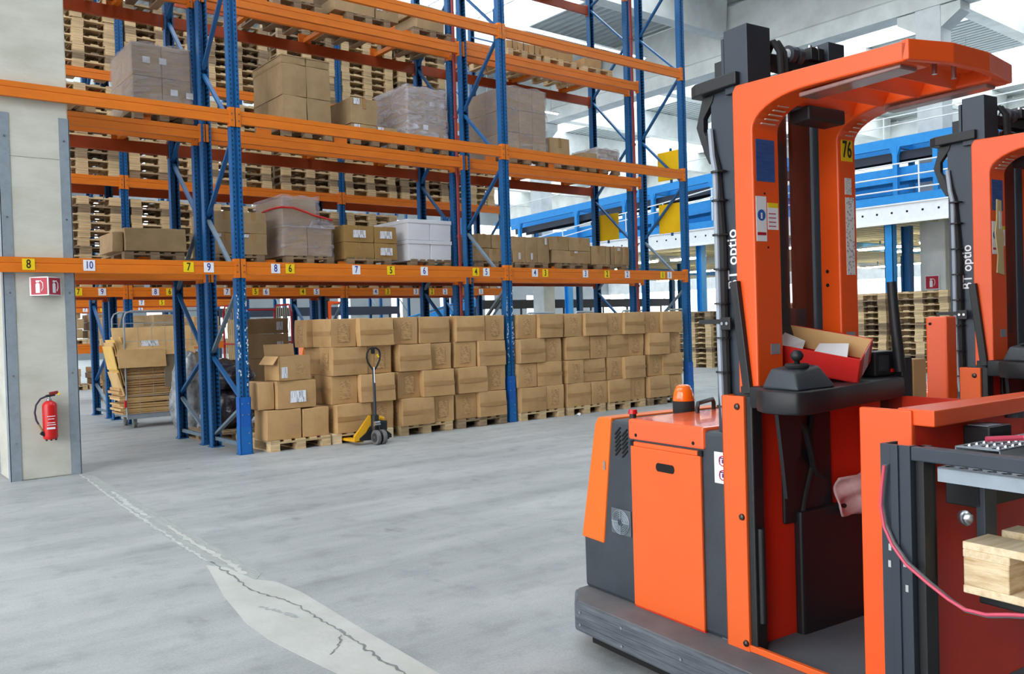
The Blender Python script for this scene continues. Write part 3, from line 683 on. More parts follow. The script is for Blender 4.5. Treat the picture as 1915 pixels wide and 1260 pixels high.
def wrapped(x0, x1, z0, z1, nx, nz, label, m=KRAFT_D, fm=FILM, y0=YB, y1=YB+.85, stick=(), seed=0, seam=True):
    t = thing('wrapped_load', label, 'wrapped load', ((x0+x1)/2, (y0+y1)/2, z0)); w = (x1-x0)/nx; h = (z1-z0)/nz; X0 = -(x1-x0)/2; Y0 = -(y1-y0)/2
    ny = 2; d = (y1-y0)/ny
    for i in range(nx):
        for k in range(nz):
            for j in range(ny):
                o = MB().box(X0+i*w+.003, Y0+j*d+.003, k*h+.001, X0+(i+1)*w-.003, Y0+(j+1)*d-.003, (k+1)*h-.002).obj('carton', m, t, bevel=.006, seg=1)
    for (u, v) in stick: MB().box(-.04, -.003, -.035, .04, 0, .035).obj('paper_label', STICK, t, (X0+u*(x1-x0), Y0-.004, v*(z1-z0)))
    film(t, X0-.012, -X0+.012, Y0-.014, -Y0+.012, -.004, (z1-z0)+.01, fm, seed)
    return t
ZP = .035+.12
def bpal(x, li, label, wood=WOOD_O, w=.66): return pallet(x, YB+.47, LV[li]+.058, label, w, 1.0, .12, wood, True)
def PL(li): return LV[li]+.179
# level 2
bpal(-.39, 1, 'pallet under the film-wrapped cartons left of the double post'); wrapped(-.72, -.07, PL(1), 4.62, 2, 2, 'film-wrapped brown cartons left of the blue double post, second level', stick=((.24,.75),(.52,.76),(.7,.3),(.97,.28)), seed=1)
bpal(-1.45, 1, 'pallet with flat board beside the concrete column, second level', WOOD); box_thing(-1.75,-1.12,YB,YB+.8,PL(1),PL(1)+.09,'flat brown board tray on a pallet beside the concrete column', KRAFT_D, tape=None, seed=9)
bpal(1.39, 1, 'pallet under the tall strapped cartons, second level')
def block(x0, x1, y0, y1, z0, z1, nx, nz, where, m=KRAFT_D, sticker=None, tape='seam', ny=2):
    w = (x1-x0)/nx; h = (z1-z0)/nz; d = (y1-y0)/ny
    for k in range(nz):
        for i in range(nx):
            for j in range(ny):
                pos = f'{("bottom","middle","top")[k] if nz == 3 else ("lower","upper")[k] if nz == 2 else "single"} {("left","middle","right")[i] if nx == 3 else ("left","right")[i] if nx == 2 else "front"}'
                if ny > 1: pos += ' front' if j == 0 else ' rear'
                box_thing(x0+i*w+.003, x0+(i+1)*w-.003, y0+j*d+.003, y0+(j+1)*d-.003, z0+k*h+.001, z0+(k+1)*h-.003, f'{pos} carton of the {where}', m, tape=tape if j == 0 else None,
                          sticker=(sticker if j == 0 and sticker else ()), seed=i*7+k*3+j)
block(1.06, 1.73, YB, YB+.9, PL(1), PL(1)+.80, 2, 2, 'tall brown block on the second level, middle bay', tape=None)
for i in range(2): box_thing(1.065+i*.333, 1.39+i*.333, YB, YB+.9, PL(1)+.80, PL(1)+.91, f'shallow strapped carton, {("left", "right")[i]} one on top of the tall brown block', KRAFT_D, tape='strap', seed=20+i)
bpal(2.37, 1, 'pallet under the three short cartons, second level')
box_thing(2.02,2.42,YB,YB+.7,PL(1)+.16,PL(1)+.50, 'brown carton with white label right of the tall brown block', KRAFT_D, sticker=((.2,.86,.09,.08),), seed=31)
box_thing(2.02,2.40,YB,YB+.7,PL(1),PL(1)+.155, 'low carton with white label under the single carton, second level', KRAFT_D, sticker=((.2,.7,.09,.08),), tape=None, seed=32)
box_thing(2.42,2.74,YB+.02,YB+.7,PL(1),PL(1)+.16, 'low labelled carton just left of the milky wrapped load', KRAFT_D, sticker=((.15,.7,.09,.08),), tape=None, seed=33)
bpal(3.22, 1, 'pallet under the milky film-wrapped cartons'); wrapped(2.89, 3.55, PL(1), 4.66, 2, 2, 'milky film-wrapped cartons with white labels, middle bay second level', KRAFT_D, FILM_W, stick=((.62,.73),(.88,.73),(.2,.3),(.45,.3)), seed=3)
bpal(5.05, 1, 'pallet under the tall film-wrapped cartons right of the middle post'); wrapped(4.08+.55, 5.44, PL(1), 4.92, 3, 3, 'tall loosely wrapped brown cartons, right bay second level', KRAFT_D, FILM, y1=YB+.98, seed=5)
bpal(5.95, 1, 'pallet with a few small boxes right of the tall wrapped load')
box_thing(5.52,5.93,YB,YB+.45,PL(1),PL(1)+.36, 'plain brown carton standing right of the tall wrapped load', KRAFT_D, seed=41)
box_thing(5.96,6.12,YB+.1,YB+.4,PL(1),PL(1)+.14, 'small pale box between two brown cartons, right bay second level', WHITEB, tape=None, seed=42)
bpal(6.72, 1, 'pallet under the half-wrapped cartons at the rack end')
box_thing(6.2,6.6,YB,YB+.4,PL(1),PL(1)+.19, 'low brown carton left of the torn film bundle', KRAFT_D, tape=None, seed=43)
wrapped(6.55, 7.05, PL(1), PL(1)+.29, 2, 1, 'small film-covered cartons at the aisle end of the second level', KRAFT_D, FILM_W, y1=YB+.6, seed=6)
# level 3
bpal(1.3, 2, 'pallet under the brown carton on the third level, middle bay'); box_thing(1.02,1.53,YB,YB+.7,PL(2),PL(2)+.45, 'brown carton on the third level beside the first post', KRAFT_D, seed=51)
bpal(2.32, 2, 'pallet under the pair of labelled cartons, third level'); box_thing(1.83,2.43,YB,YB+.6,PL(2),PL(2)+.17, 'wide low carton on the third level, middle bay', KRAFT_D, tape=None, seed=52)
box_thing(1.83,2.38,YB+.05,YB+.6,PL(2)+.173,PL(2)+.33, 'carton lying on the wide low carton, third level', KRAFT_D, tape=None, seed=53)
box_thing(2.45,2.80,YB,YB+.5,PL(2),PL(2)+.2, 'labelled carton right of the wide low carton, third level', KRAFT_D, sticker=((.15,.75,.09,.07),), seed=54)
bpal(3.35, 2, 'pallet under the two-tier cartons at the middle post, third level'); box_thing(3.1,3.56,YB,YB+.6,PL(2),PL(2)+.2, 'lower of two cartons at the middle post, third level', KRAFT_D, tape=None, seed=55)
box_thing(3.06,3.56,YB,YB+.6,PL(2)+.203,PL(2)+.33, 'upper of two cartons at the middle post, third level', KRAFT_D, tape='strap', seed=56)
bpal(5.03, 2, 'pallet under the low row of pale cartons, third level', WOOD)
for i in range(3): box_thing(4.70+i*.22,4.91+i*.22,YB,YB+.6,PL(2),PL(2)+.13, f'low pale carton, {ORD[i]} in the row right of the middle post, third level', KRAFT, tape='seam', seed=57+i)
bpal(5.78, 2, 'pallet under the two-tier pale cartons, third level', WOOD)
for k in range(2):
    for i in range(2): box_thing(5.4+i*.335,5.73+i*.335,YB,YB+.6,PL(2)+k*.125,PL(2)+k*.125+.122, f'pale carton, {("lower", "upper")[k]} {("left", "right")[i]} of the two-tier group, third level', KRAFT, tape=None, seed=60+i+2*k)
bpal(6.6, 2, 'pallet under the single pale carton near the rack end, third level', WOOD); box_thing(6.32,6.7,YB,YB+.5,PL(2),PL(2)+.13, 'single pale carton near the rack end, third level', KRAFT, tape=None, seed=66)
# level 4 pallets
for x, nm in ((-1.2,'left of'), (.9,'just right of'), (2.0,'well right of')): bpal(x, 2 if x < 0 else 3, f'pallet high up {nm} the first double post')
for x, nm in ((5.2,'left'), (6.3,'right')): bpal(x, 3, f'pallet on the top level of the right bay, {nm} one')
bpal(-.45, 2, 'pallet on the third level left of the first double post')
# level 1
bpal(-.55, 0, 'pallet under the long grey-brown crate'); box_thing(-.86,-.19,YB,YB+.7,PL(0)+.01,PL(0)+.27, 'long low grey-brown carton left of the double post, numbered level', KRAFT_D, tape=None, seed=71)
box_thing(-.98,-.87,YB+.05,YB+.6,PL(0),PL(0)+.22, 'slim upright carton beside the long low carton, numbered level', KRAFT_D, tape=None, seed=72)
bpal(.42, 0, 'pallet under the four cartons at the first post, numbered level')
for k in range(2):
    for i in range(2): box_thing(.12+i*.34,.455+i*.34,YB,YB+.7,PL(0)+k*.26,PL(0)+k*.26+.256, f'{("lower", "upper")[k]} {("left", "right")[i]} carton of the group at the first post, numbered level', KRAFT_D, sticker=((.2,.88,.07,.035),) if k == 0 else (), tape='v', seed=73+i+2*k)
bpal(1.36, 0, 'pallet under the red-banded film bundle')
wt = wrapped(1.0, 1.68, PL(0), PL(0)+.38, 2, 1, 'film bundle of brown cartons with a red band and loose film, numbered level', KRAFT_D, FILM, seed=8)
MB().box(-.33, -.42, .382, .13, .40, .73).obj('carton', KRAFT_D, wt, bevel=.01)
film(wt, -.355, .17, -.45, .42, .36, .76, FILM, 9)
film(wt, .05, .36, -.44, .2, .36, .47, FILM_W, 10, .2)
MB().tube([(-.365,.1,.60),(-.363,-.2,.61),(-.36,-.463,.60),(-.2,-.47,.60),(-.05,-.47,.56),(.08,-.468,.52),(.2,-.462,.50),(.34,-.455,.47)], .014, 6).obj('red_band', REDP, wt)
bpal(2.22, 0, 'pallet under the four barcode-labelled cartons')
for k in range(2):
    for i, (xa, xb) in enumerate(((1.86,2.30),(2.31,2.66))): box_thing(xa,xb,YB,YB+.6,PL(0)-.02+k*.225,PL(0)+k*.225+.2, f'{("lower", "upper")[k]} {("left", "right")[i]} carton of the four barcode-labelled ones', mat('olive_cardboard', (160, 128, 74), .8, var=.1, obrand=.05), sticker=((.5,.5,.19,.10),) if (i or k) else (), tape='v', seed=80+i+2*k)
bpal(3.2, 0, 'pallet under the white lidded boxes')
for k in range(2):
    for i, (xa, xb) in enumerate(((2.84,3.20),(3.21,3.56))):
        for j in range(2): box_thing(xa,xb,YB+j*.45,YB+j*.45+.44,PL(0)-.02+k*.29,PL(0)-.02+k*.29+.28, f'white lidded box, {("lower", "upper")[k]} {("left", "right")[i]} {("front", "rear")[j]} of the white stack', WHITEB, tape='lid', seed=90+i, cat='box', name='lidded_box')
bpal(4.35, 0, 'pallet under the cartons seen between the middle posts')
for i in range(3): box_thing(4.02+i*.22,4.235+i*.22,YB,YB+.5,PL(0)+.0,PL(0)+.19, f'small carton, {ORD[i]} in the lower row between the middle posts', KRAFT_D, seed=100+i)
for i in range(2): box_thing(4.04+i*.26,4.29+i*.26,YB,YB+.5,PL(0)+.195,PL(0)+.40, f'small carton, {("left", "right")[i]} in the upper row between the middle posts', KRAFT_D, seed=104+i)
bpal(5.05, 0, 'pallet under the narrow upright cartons, right bay')
for i in range(3): box_thing(4.70+i*.245,4.94+i*.245,YB,YB+.5,PL(0)-.01,PL(0)+.39, f'narrow upright carton, {ORD[i]} right of the middle post, numbered level', KRAFT_D, sticker=((.5,.25,.04,.10),) if i < 2 else ((.7,.85,.04,.10),), tape=None, seed=110+i)
bpal(5.9, 0, 'pallet under the stacked wide cartons, right bay')
box_thing(5.5,6.33,YB,YB+.5,PL(0),PL(0)+.2, 'long brown carton at the bottom of the right bay middle group, numbered level', KRAFT_D, sticker=((.6,.9,.07,.03),), seed=114)
box_thing(5.44,5.85,YB,YB+.5,PL(0)+.203,PL(0)+.42, 'brown carton on the long carton, left one, right bay', KRAFT_D, seed=115); box_thing(5.86,6.33,YB,YB+.5,PL(0)+.203,PL(0)+.42, 'brown carton on the long carton, right one, right bay', KRAFT_D, seed=116)
bpal(6.8, 0, 'pallet under the last row of cartons near the rack end')
for i, (xa, xb) in enumerate(((6.36,6.68),(6.69,6.88),(6.89,7.08),(7.09,7.24))): box_thing(xa,xb,YB,YB+.5,PL(0)-.01,PL(0)+.30, f'upright carton, {ORD[i]} of the last four at the rack end', KRAFT_D, tape='v' if i != 1 else 'seam', sticker=((.5,.86,.06,.05),) if i == 2 else (), seed=118+i)
# third row extra cartons at its right end
for i in range(0): box_thing(5.05+i*.5,5.52+i*.5,YC+.05,YC+.6,LVC[0]+.8,LVC[0]+1.1, f'carton on top of the empty pallets of the third row, {("left", "right")[i]} one', KRAFT_D, seed=130+i)

# distant goods (fifth and sixth rows)
q = random.Random(21); DP = MB()
for ry, yy in enumerate((9.3, 14.0)):
    for z, zn in ((.12, 'floor'), (1.26, 'low shelf')):
        for k in range(8):
            x = -3.0+k*.84+q.uniform(-.08, .08)
            if abs(x-.2) < .35: continue
            w_ = q.uniform(.55, .72); h_ = q.uniform(.35, .75)
            k_, pm_ = pallet_proto(.7, .9, .12, WOOD, False); o_ = len(DP.v); zz_ = z-.12 if z < 1 else 1.125
            DP.add([(v.co.x+x, v.co.y+yy+.45, v.co.z+zz_) for v in pm_.vertices], [tuple(f.vertices) for f in pm_.polygons])
            c = MB(); n = q.choice((1, 2, 2, 3)); hh = h_/n
            for i in range(n):
                ww = w_*q.uniform(.75, 1)
                bo = MB().box(-ww/2, 0, 0, ww/2, .7, hh-.006).obj('carton', KRAFT_D if q.random() < .7 else KRAFT, None, bevel=.008, seg=1, loc=(x, yy+.1, z+.002+i*hh))
                MB().box(-.02, -.003, hh*.4, .02, -.0005, hh*.98).obj('tape', TAPE, bo)
                tag(bo, f'distant carton, {ORD[i]} up, on pallet {ORD[k]} from left, {zn} of the {("fifth", "sixth")[ry]} row', 'carton')

tag(DP.obj('distant_pallet', WOOD), 'row of distant loaded pallets far behind the front racks', 'pallets', kind='stuff')

# ================================================================== MEZZANINE
MZ = 16.0
mz = struct(MB().box(MZ+.06, -15, 3.52, 34, 24, 3.80).obj('floor_mezzanine', CONC_G))
fa = MB().box(MZ, -15, 3.38, MZ+.05, 24, 3.83).box(MZ-.03, -15, 3.36, MZ+.05, 24, 3.39).box(MZ-.03, -15, 3.80, MZ+.05, 24, 3.83)
fa.obj('fascia_beam', WHITE, mz)
hb = MB(); y = -14.8
while y < 23.5: hb.cyl((MZ-.004, y, 3.62), (MZ+.001, y, 3.62), .028, n=8); y += .36
o = hb.obj('fascia_hole', DARK, mz); o['kind'] = 'stuff'
MB().box(MZ-.02, -15, 3.831, MZ+.06, 24, 4.02).obj('edge_channel', BLUE_M, mz)
cg = corrug(0, 38, 0, 17.8, 0, .30, .06).obj('underside_deck', mat('under_deck_steel', (214, 204, 170), .6, var=.25, nscale=1), mz, (34, -14.5, 3.44), rot=(0, 0, PI/2))
for i in range(6):
    yy = -12+i*5.6
    MB().box(MZ+.1, yy-.08, 3.22, 34, yy+.08, 3.45).obj('deck_beam', BLUE_M if i % 2 else GALV, mz)
cols = [(16.22, 6.8), (16.22, 1.2), (16.22, -4.4), (16.22, 12.4), (16.22, 18.0), (22, 6.8), (22, 1.2), (22, 12.4), (28, 6.8), (28, 1.2), (28, 12.4), (22, -4.4), (17.02, 1.2), (28, 18), (22, 18)]
for i, (x, y) in enumerate(cols):
    c = MB(); c.box(-.10, -.10, 0, .10, -.085, 3.38).box(-.10, .085, 0, .10, .10, 3.38).box(-.008, -.09, 0, .008, .09, 3.38).box(-.16, -.16, 0, .16, .16, .02)
    if i == 1: c.box(-.10,-.10,0,-.085,.10,3.38)
    o = c.obj('wall_steel_column', BLUE_M if i < 5 else BLUE, None, (x, y, 0)); struct(o)
# lamps under the deck
LP = [(18.1,10.8),(18.3,9.0),(28,22),(29.9,19.9),(25,13.8),(21.1,4.05),(31.3,9.6),(18.0,5.1),(23.2,4.2),(30.8,8.1),(20.5,1.9),(24.5,8.5),(27,3.0),(20,14.5),(30.5,3.6),(20,-3)]
for i, (x, y) in enumerate(LP):
    t = thing('deck_lamp', f'lit fluorescent lamp under the mezzanine, {ORD[sorted(LP, key=lambda p: math.hypot(p[0]+3.6, p[1]+9.1)).index((x, y))]} nearest the camera', 'lamp', (x, y, 3.24), 0, 'fluorescent lamps under the mezzanine')
    
    MB().box(-.09, -.7, .0, .09, .7, .06).obj('housing', WHITE, t); MB().cyl((-.04, -.66, -.02), (-.04, .66, -.02), .034, n=8).obj('tube', LAMP, t); MB().cyl((.04, -.66, -.02), (.04, .66, -.02), .034, n=8).obj('tube', LAMP, t)
    MB().box(-.02, -.02, .06, .02, .02, .2).obj('bracket', GALV, t)
# guard rail along the deck edge
t = thing('deck_guardrail', 'white tubular guardrail along the mezzanine edge', 'guardrail', (MZ+.02, 0, 4.02))
for z in (.12, .43, .72): MB().cyl((0, -14, z), (0, 6.0, z), .018, n=8).obj('rail', WHITE, t)
for i in range(12): MB().cyl((0, -13.6+i*1.75, 0), (0, -13.6+i*1.75, .74), .018, n=8).obj('rail_post', WHITE, t)
t = thing('stair_rail', 'white sloping handrail beside the blue conveyor incline', 'guardrail', (MZ+.02, 6.2, 4.02))
for dz in (-.22, 0): MB().tube([(0,-.2,.9+dz), (0,1.8,.70+dz), (0,4.7,.50+dz), (0,7.6,.22+dz)], .018, 8).obj('rail', WHITE, t)
for (y, zt) in ((0,.9), (1.8,.7), (3.3,.6), (4.7,.5), (6.2,.36), (7.6,.22)): MB().cyl((0, y, -.1), (0, y, zt), .018, n=8).obj('rail_post', WHITE, t)
# blue portal frame carrying the upper conveyor
t = thing('conveyor_portal', 'long blue steel portal frame standing on the mezzanine', 'steel frame', (16.4, 0, 4.02))
def hz_(y): return 1.17 if y < 6 else 1.17-(y-6)*.033
for X in (0, .76):
    MB().prism([(-12,1.17),(6,1.17),(16.5,.82),(16.5,1.06),(6,1.40),(-12,1.40)], X-.04, X+.04, 'x').obj('top_beam', BLUE_M, t)
    for y in (-8.5, -6.3, -4.2, -2.0, .18, 1.12, 3.1, 5.0, 6.45, 8.7, 9.9, 12.1, 15.1):
        h = hz_(y); b = MB().box(X-.06, y-.055, 0, X+.06, y+.055, h+.02); b.prism([(y-.055,h-.20),(y-.13,h+.01),(y+.13,h+.01),(y+.055,h-.20)], X-.05, X+.05, 'x'); b.obj('portal_post', BLUE_M, t)
for y in (-6.3, -2, 1.12, 5, 8.7, 12.1): MB().box(0, y-.05, hz_(y), .76, y+.05, hz_(y)+.18).obj('cross_beam', BLUE_M, t)
t = thing('platform_rail', 'white handrail on top of the blue portal frame', 'guardrail', (16.4, 0, 5.42))
for z in (.3, .5): MB().cyl((0, -12, z), (0, 5.8, z), .015, n=8).obj('rail', WHITE, t)
MB().tube([(0, 5.8, .5), (0, 16, .14)], .015, 8).obj('rail', WHITE, t)
for i in range(9): MB().cyl((0, -11.8+i*2.2, 0), (0, -11.8+i*2.2, .5), .015, n=8).obj('rail_post', WHITE, t)
def conveyor(name_lab, pts, X, wdt, side=.22, m=BLUE_M, leg=True, floor=0.0, pitch=.5, cat='conveyor', dirn='y', Y0=0):
    # pts: list of (a, z) along direction
    def P(a, off, z): return (off, a, z) if dirn == 'y' else (a, off, z)
    t = thing('belt_conveyor', name_lab, cat, (X, Y0, floor))
    for sx in (-1, 1):
        for (a, z), (b_, z2) in zip(pts, pts[1:]): MB().bar(P(a, sx*wdt/2, z), P(b_, sx*wdt/2, z2), .04, side).obj('side_channel', m, t)
    for (a, z), (b_, z2) in zip(pts, pts[1:]): MB().bar(P(a, 0, z+side*.3), P(b_, 0, z2+side*.3), wdt-.06, .02).obj('belt', RUB, t)
    if leg:
        (a, z), (b_, z2) = pts[0], pts[-1]; n = max(2, int(abs(b_-a)/2.2))
        for i in range(n+1):
            aa = a+(b_-a)*i/n; zz = z
            for (p, z1), (p2, z22) in zip(pts, pts[1:]):
                if min(p, p2)-1e-6 <= aa <= max(p, p2)+1e-6: zz = z1+(z22-z1)*(aa-p)/(p2-p); break
            for sx in (-1, 1): MB().bar(P(aa, sx*wdt/2, 0), P(aa, sx*wdt/2, zz-side/2+.02), .06, .06).obj('leg', m, t)
            MB().bar(P(aa, -wdt/2, zz*.45), P(aa, wdt/2, zz*.45), .04, .04).obj('cross_bar', m, t)
    return t
conveyor('blue belt conveyor inside the mezzanine portal frame', [(-11,.55),(5.5,.55),(15.5,.12)], 16.85, .6, .34, floor=4.02, leg=False)
conveyor('dark belt conveyor under the top beam of the blue portal frame', [(-11,.98),(5.5,.98),(15.5,.62)], 16.78, .5, .2, m=mat('dark_conveyor', (40, 46, 60), .5), floor=4.02, leg=False)
conveyor('second blue conveyor behind the first one on the mezzanine', [(-11,.75),(6,.75),(16,.35)], 18.6, .8, .42, floor=3.8)
conveyor('lower blue conveyor near the mezzanine deck, behind the guardrail', [(-11,.25),(14,.25)], 19.9, .7, .2, floor=3.8)
conveyor('dark roller conveyor high on the mezzanine behind the blue ones', [(-11,1.2),(12,1.2)], 21.5, .8, .3, m=mat('dark_conveyor', (40, 46, 60), .5), floor=3.8)
# conveyors on the floor far behind
conveyor('pale blue conveyor incline seen over the carton stacks', [(0,.9),(5,2.1)], 9.5, .7, .25, floor=0, dirn='x', Y0=15.5)
conveyor('blue floor conveyor far behind the middle carton bay', [(0,1.15),(6,1.15)], 9.5, .8, .2, floor=0, dirn='x', Y0=17.5)
conveyor('dark floor conveyor under the mezzanine', [(0,1.0),(10,1.0)], 18.5, .8, .25, m=mat('dark_conveyor', (40, 46, 60), .5), floor=0, dirn='x', Y0=15)
conveyor('raised dark conveyor under the mezzanine lamps', [(0,2.1),(12,2.1)], 17.0, .8, .35, m=mat('dark_conveyor', (40, 46, 60), .5), floor=0, dirn='x', Y0=19.2)
conveyor('blue stand conveyor beyond the aisle-end stack', [(0,1.3),(8,1.3)], 13.0, .8, .2, floor=0, dirn='x', Y0=11.2)
for i in range(4):
    t = thing('tube_barrier', f'grey tubular barrier under the mezzanine, {ORD[i]} from left', 'barrier', (13.4+i*1.5, 10.6-i*.5, 0))
    MB().tube([(-.6,0,0),(-.6,0,1.5),(-.5,0,1.6),(.5,0,1.6),(.6,0,1.5),(.6,0,0)], .03, 8).obj('hoop', GALV, t)
    for k in range(5): MB().cyl((-.4+k*.2, 0, .5), (-.4+k*.2, 0, 1.6), .012, n=6).obj('bar', GALV, t)
    MB().cyl((-.6, 0, .5), (.6, 0, .5), .02, n=8).obj('lower_rail', GALV, t)
# fire sign on the mezzanine column
def ext_icon(parent, cx, cz, sc, y, m=STICK):
    b = MB(); b.prism([(cx+x*sc, cz+z*sc) for x, z in ((-.22,-.42),(.05,-.42),(.05,.12),(-.02,.2),(-.15,.2),(-.22,.12))], y-.001, y, 'y')
    b.tube([(cx-.05*sc, y-.001, cz+.28*sc), (cx+.12*sc, y-.001, cz+.34*sc), (cx+.26*sc, y-.001, cz+.18*sc), (cx+.27*sc, y-.001, cz-.1*sc), (cx+.16*sc, y-.001, cz-.3*sc)], .03*sc, 6); b.box(cx-.2*sc, y-.001, cz+.24*sc, cx+.02*sc, y, cz+.36*sc)
    return b.obj('extinguisher_symbol', m, parent)
t = thing('fire_sign', 'small red fire extinguisher sign on the far concrete column', 'sign', (17.235, .72, 2.0), -PI/2)
MB().box(-.17, -.008, -.17, .17, .0, .17).obj('sign_plate', STICK, t); MB().box(-.15, -.012, -.15, .15, -.008, .15).obj('red_field', REDS, t); ext_icon(t, 0, 0, .26, -.0125)

# ================================================================== COLUMN FITTINGS
t = thing('fire_sign', 'two-sided red fire extinguisher sign projecting from the front column', 'sign', (-1.872, .068, 1.81))
b = MB(); b.prism([(-.135,0),(-.128,0),(.0,-.115),(.128,0),(.135,0),(0,-.124)], -.088, .088, 'z'); b.obj('sign_body', STICK, t)
for sg in (-1, 1):
    ang = math.atan2(.124, .135)*(1 if sg > 0 else -1)
    e = bpy.data.objects.new('sign_face', MB().box(-.078, -.0015, -.078, .078, 0, .078).mesh('sign_face', REDS)); COL.objects.link(e); e.parent = t
    e.location = (sg*.066, -.0645, 0); e.rotation_euler = (0, 0, ang); ext_icon(e, 0, 0, .15, -.002)
fx = thing('fire_extinguisher', 'red fire extinguisher hung on the front concrete column', 'fire extinguisher', (-1.893, -.012, .372))
MB().lathe([(.005,0),(.052,.0),(.062,.012),(.064,.03),(.064,.31),(.058,.335),(.036,.355),(.018,.362)], 24).obj('cylinder', REDP, fx, smooth=True)
MB().lathe([(.02,.36),(.024,.364),(.024,.378),(.014,.382),(.014,.40)], 16).obj('valve', STEEL, fx, smooth=True)
MB().bar((-.03,0,.405), (.05,-.01,.415), .024, .022).obj('valve_head', BLACK, fx, bevel=.003)
MB().bar((.0,-.004,.425), (.075,-.02,.438), .024, .03).obj('squeeze_handle', mat('dark_red_plastic', (120, 24, 30), .4), fx, bevel=.006)
MB().bar((.07,-.02,.43), (.085,-.022,.415), .02, .02).obj('handle_tip', YEL, fx)
MB().tube([(-.025,-.01,.405),(-.075,-.015,.385),(-.115,-.018,.33),(-.128,-.018,.26),(-.118,-.018,.19),(-.10,-.018,.15)], .0085, 8).obj('hose', mat('hose_dark_blue', (44, 38, 66), .45), fx, smooth=True)
MB().tube([(-.10,-.018,.15),(-.082,-.018,.11),(-.066,-.018,.075)], .009, 8).obj('hose_end', mat('hose_brass', (150, 140, 96), .4), fx)
MB().bar((-.085,-.02,.07), (-.05,-.02,.045), .03, .035).obj('nozzle_clip', BLACK, fx, bevel=.004)
for x in (-.04, 0, .04): MB().cyl((x,-.03,-.012), (x,-.03,.008), .009, n=8).obj('foot', BLACK, fx)
MB().box(-.05, .055, .1, .05, .082, .3).obj('wall_bracket', STEEL, fx)
lb = MB()
for z, ww in ((.105,.055),(.135,.07),(.155,.06),(.19,.05),(.215,.065)): lb.box(-.5*ww-.002, -.0655, z, .5*ww, -.060, z+.006)
lb.obj('white_print', STICK, fx)
MB().box(-.04, -.0662, .098, .03, -.062, .116).obj('white_band', STICK, fx)

# ================================================================== PALLET JACK
pj = thing('pallet_jack', 'yellow and black hand pallet jack pushed under the second carton stack', 'pallet jack', (1.36, -.30, 0), 0.02)
for sx in (-1, 1):
    MB().prism([(-.02+0,.06),(.95,.06),(.95,.03),(-.05,.03)], sx*.17-.048, sx*.17+.048, 'x').obj('fork', JYEL if sx < 0 else BLACK, pj, bevel=.004)
    MB().cyl((sx*.17-.03,.85,.03), (sx*.17+.03,.85,.03), .03, n=12).obj('load_roller', RUB, pj)
b = MB().prism([(-.26,.05),(-.26,.10),(-.06,.33),(-.01,.33),(-.01,.28),(-.17,.05)], -.075, -.045, 'y'); b.obj('sloping_frame', JYEL, pj, bevel=.004)
b = MB(); b.add([(-.26,-.075,.10),(-.06,-.075,.34),(-.01,-.04,.34),(-.20,.06,.10)], [(0,1,2,3)]); b.add([(-.26,-.075,.04),(-.26,-.075,.10),(-.20,.06,.10),(-.20,.06,.04)], [(0,1,2,3)]); b.obj('frame_top', JYEL, pj)
MB().prism([(.22,.05),(.22,.09),(.08,.20),(-.02,.20),(-.2,.08),(-.2,.05)], -.09, -.02, 'y').obj('base_plate', BLACK, pj, bevel=.004)
MB().cyl((0,-.09,.12), (0,-.09,.33), .045, n=14).obj('pump_cylinder', BLACK, pj, smooth=True)
MB().box(.02, -.15, .15, .13, -.06, .26).obj('pump_body', BLACK, pj, bevel=.012); MB().cyl((.04,-.11,.30), (.10,-.11,.28), .022, n=10).obj('release_knob', JYEL, pj)
MB().cyl((-.035,-.13,.235), (.035,-.13,.235), .03, n=12).obj('pivot', STEEL, pj)
MB().tube([(0,-.10,.30),(-.005,-.11,.6),(-.015,-.12,.86)], .017, 10).obj('tow_bar', MASTG, pj, smooth=True)
MB().tube([(-.013,-.137,.70),(-.018,-.139,.88)], .006, 6).obj('white_stripe', STICK, pj)
hd = MB().tube([(-.015,-.12,.84),(-.045,-.12,.88),(-.085,-.12,.94),(-.098,-.12,.99),(-.092,-.12,1.04),(-.065,-.12,1.085),(-.02,-.12,1.10),(.03,-.12,1.095),(.065,-.12,1.07),(.078,-.12,1.02),(.072,-.12,.96),(.04,-.12,.90),(.005,-.12,.85)], .011, 8).obj('grip_loop', BLACK, pj, smooth=True)
MB().box(-.035, -.135, 1.03, .005, -.105, 1.10).obj('grip_centre', BLACK, pj, bevel=.006); MB().bar((.03,-.13,1.02), (.055,-.13,.99), .012, .018).obj('lever', YEL, pj)
for sx in (-.035, .045):
    wb = MB().cyl((sx-.022,-.17,.083), (sx+.022,-.17,.083), .083, n=24).obj('steer_wheel', WHEEL, pj, bevel=.006)
    MB().cyl((sx-.026,-.17,.083), (sx+.026,-.17,.083), .052, n=18).obj('hub_cap', mat('wheel_dark_hub', (58,58,60), .5), wb); MB().cyl((sx-.03,-.17,.083), (sx+.03,-.17,.083), .018, n=10).obj('hub', STEEL, wb)
    wb.rotation_euler = (0,0,0)
_b = MB(); _b.add([(0,0,0),(.06,.02,.0),(.03,.05,.035),(-.03,.03,.02),(.01,-.02,.03)], [(0,1,2),(0,2,3),(1,2,4),(2,3,4),(0,1,4),(0,3,4)]); tag(_b.obj('paper_scrap', STICK, None, (4.78, -.16, 0)), 'crumpled white paper scrap on the floor by the fifth stack', 'paper')

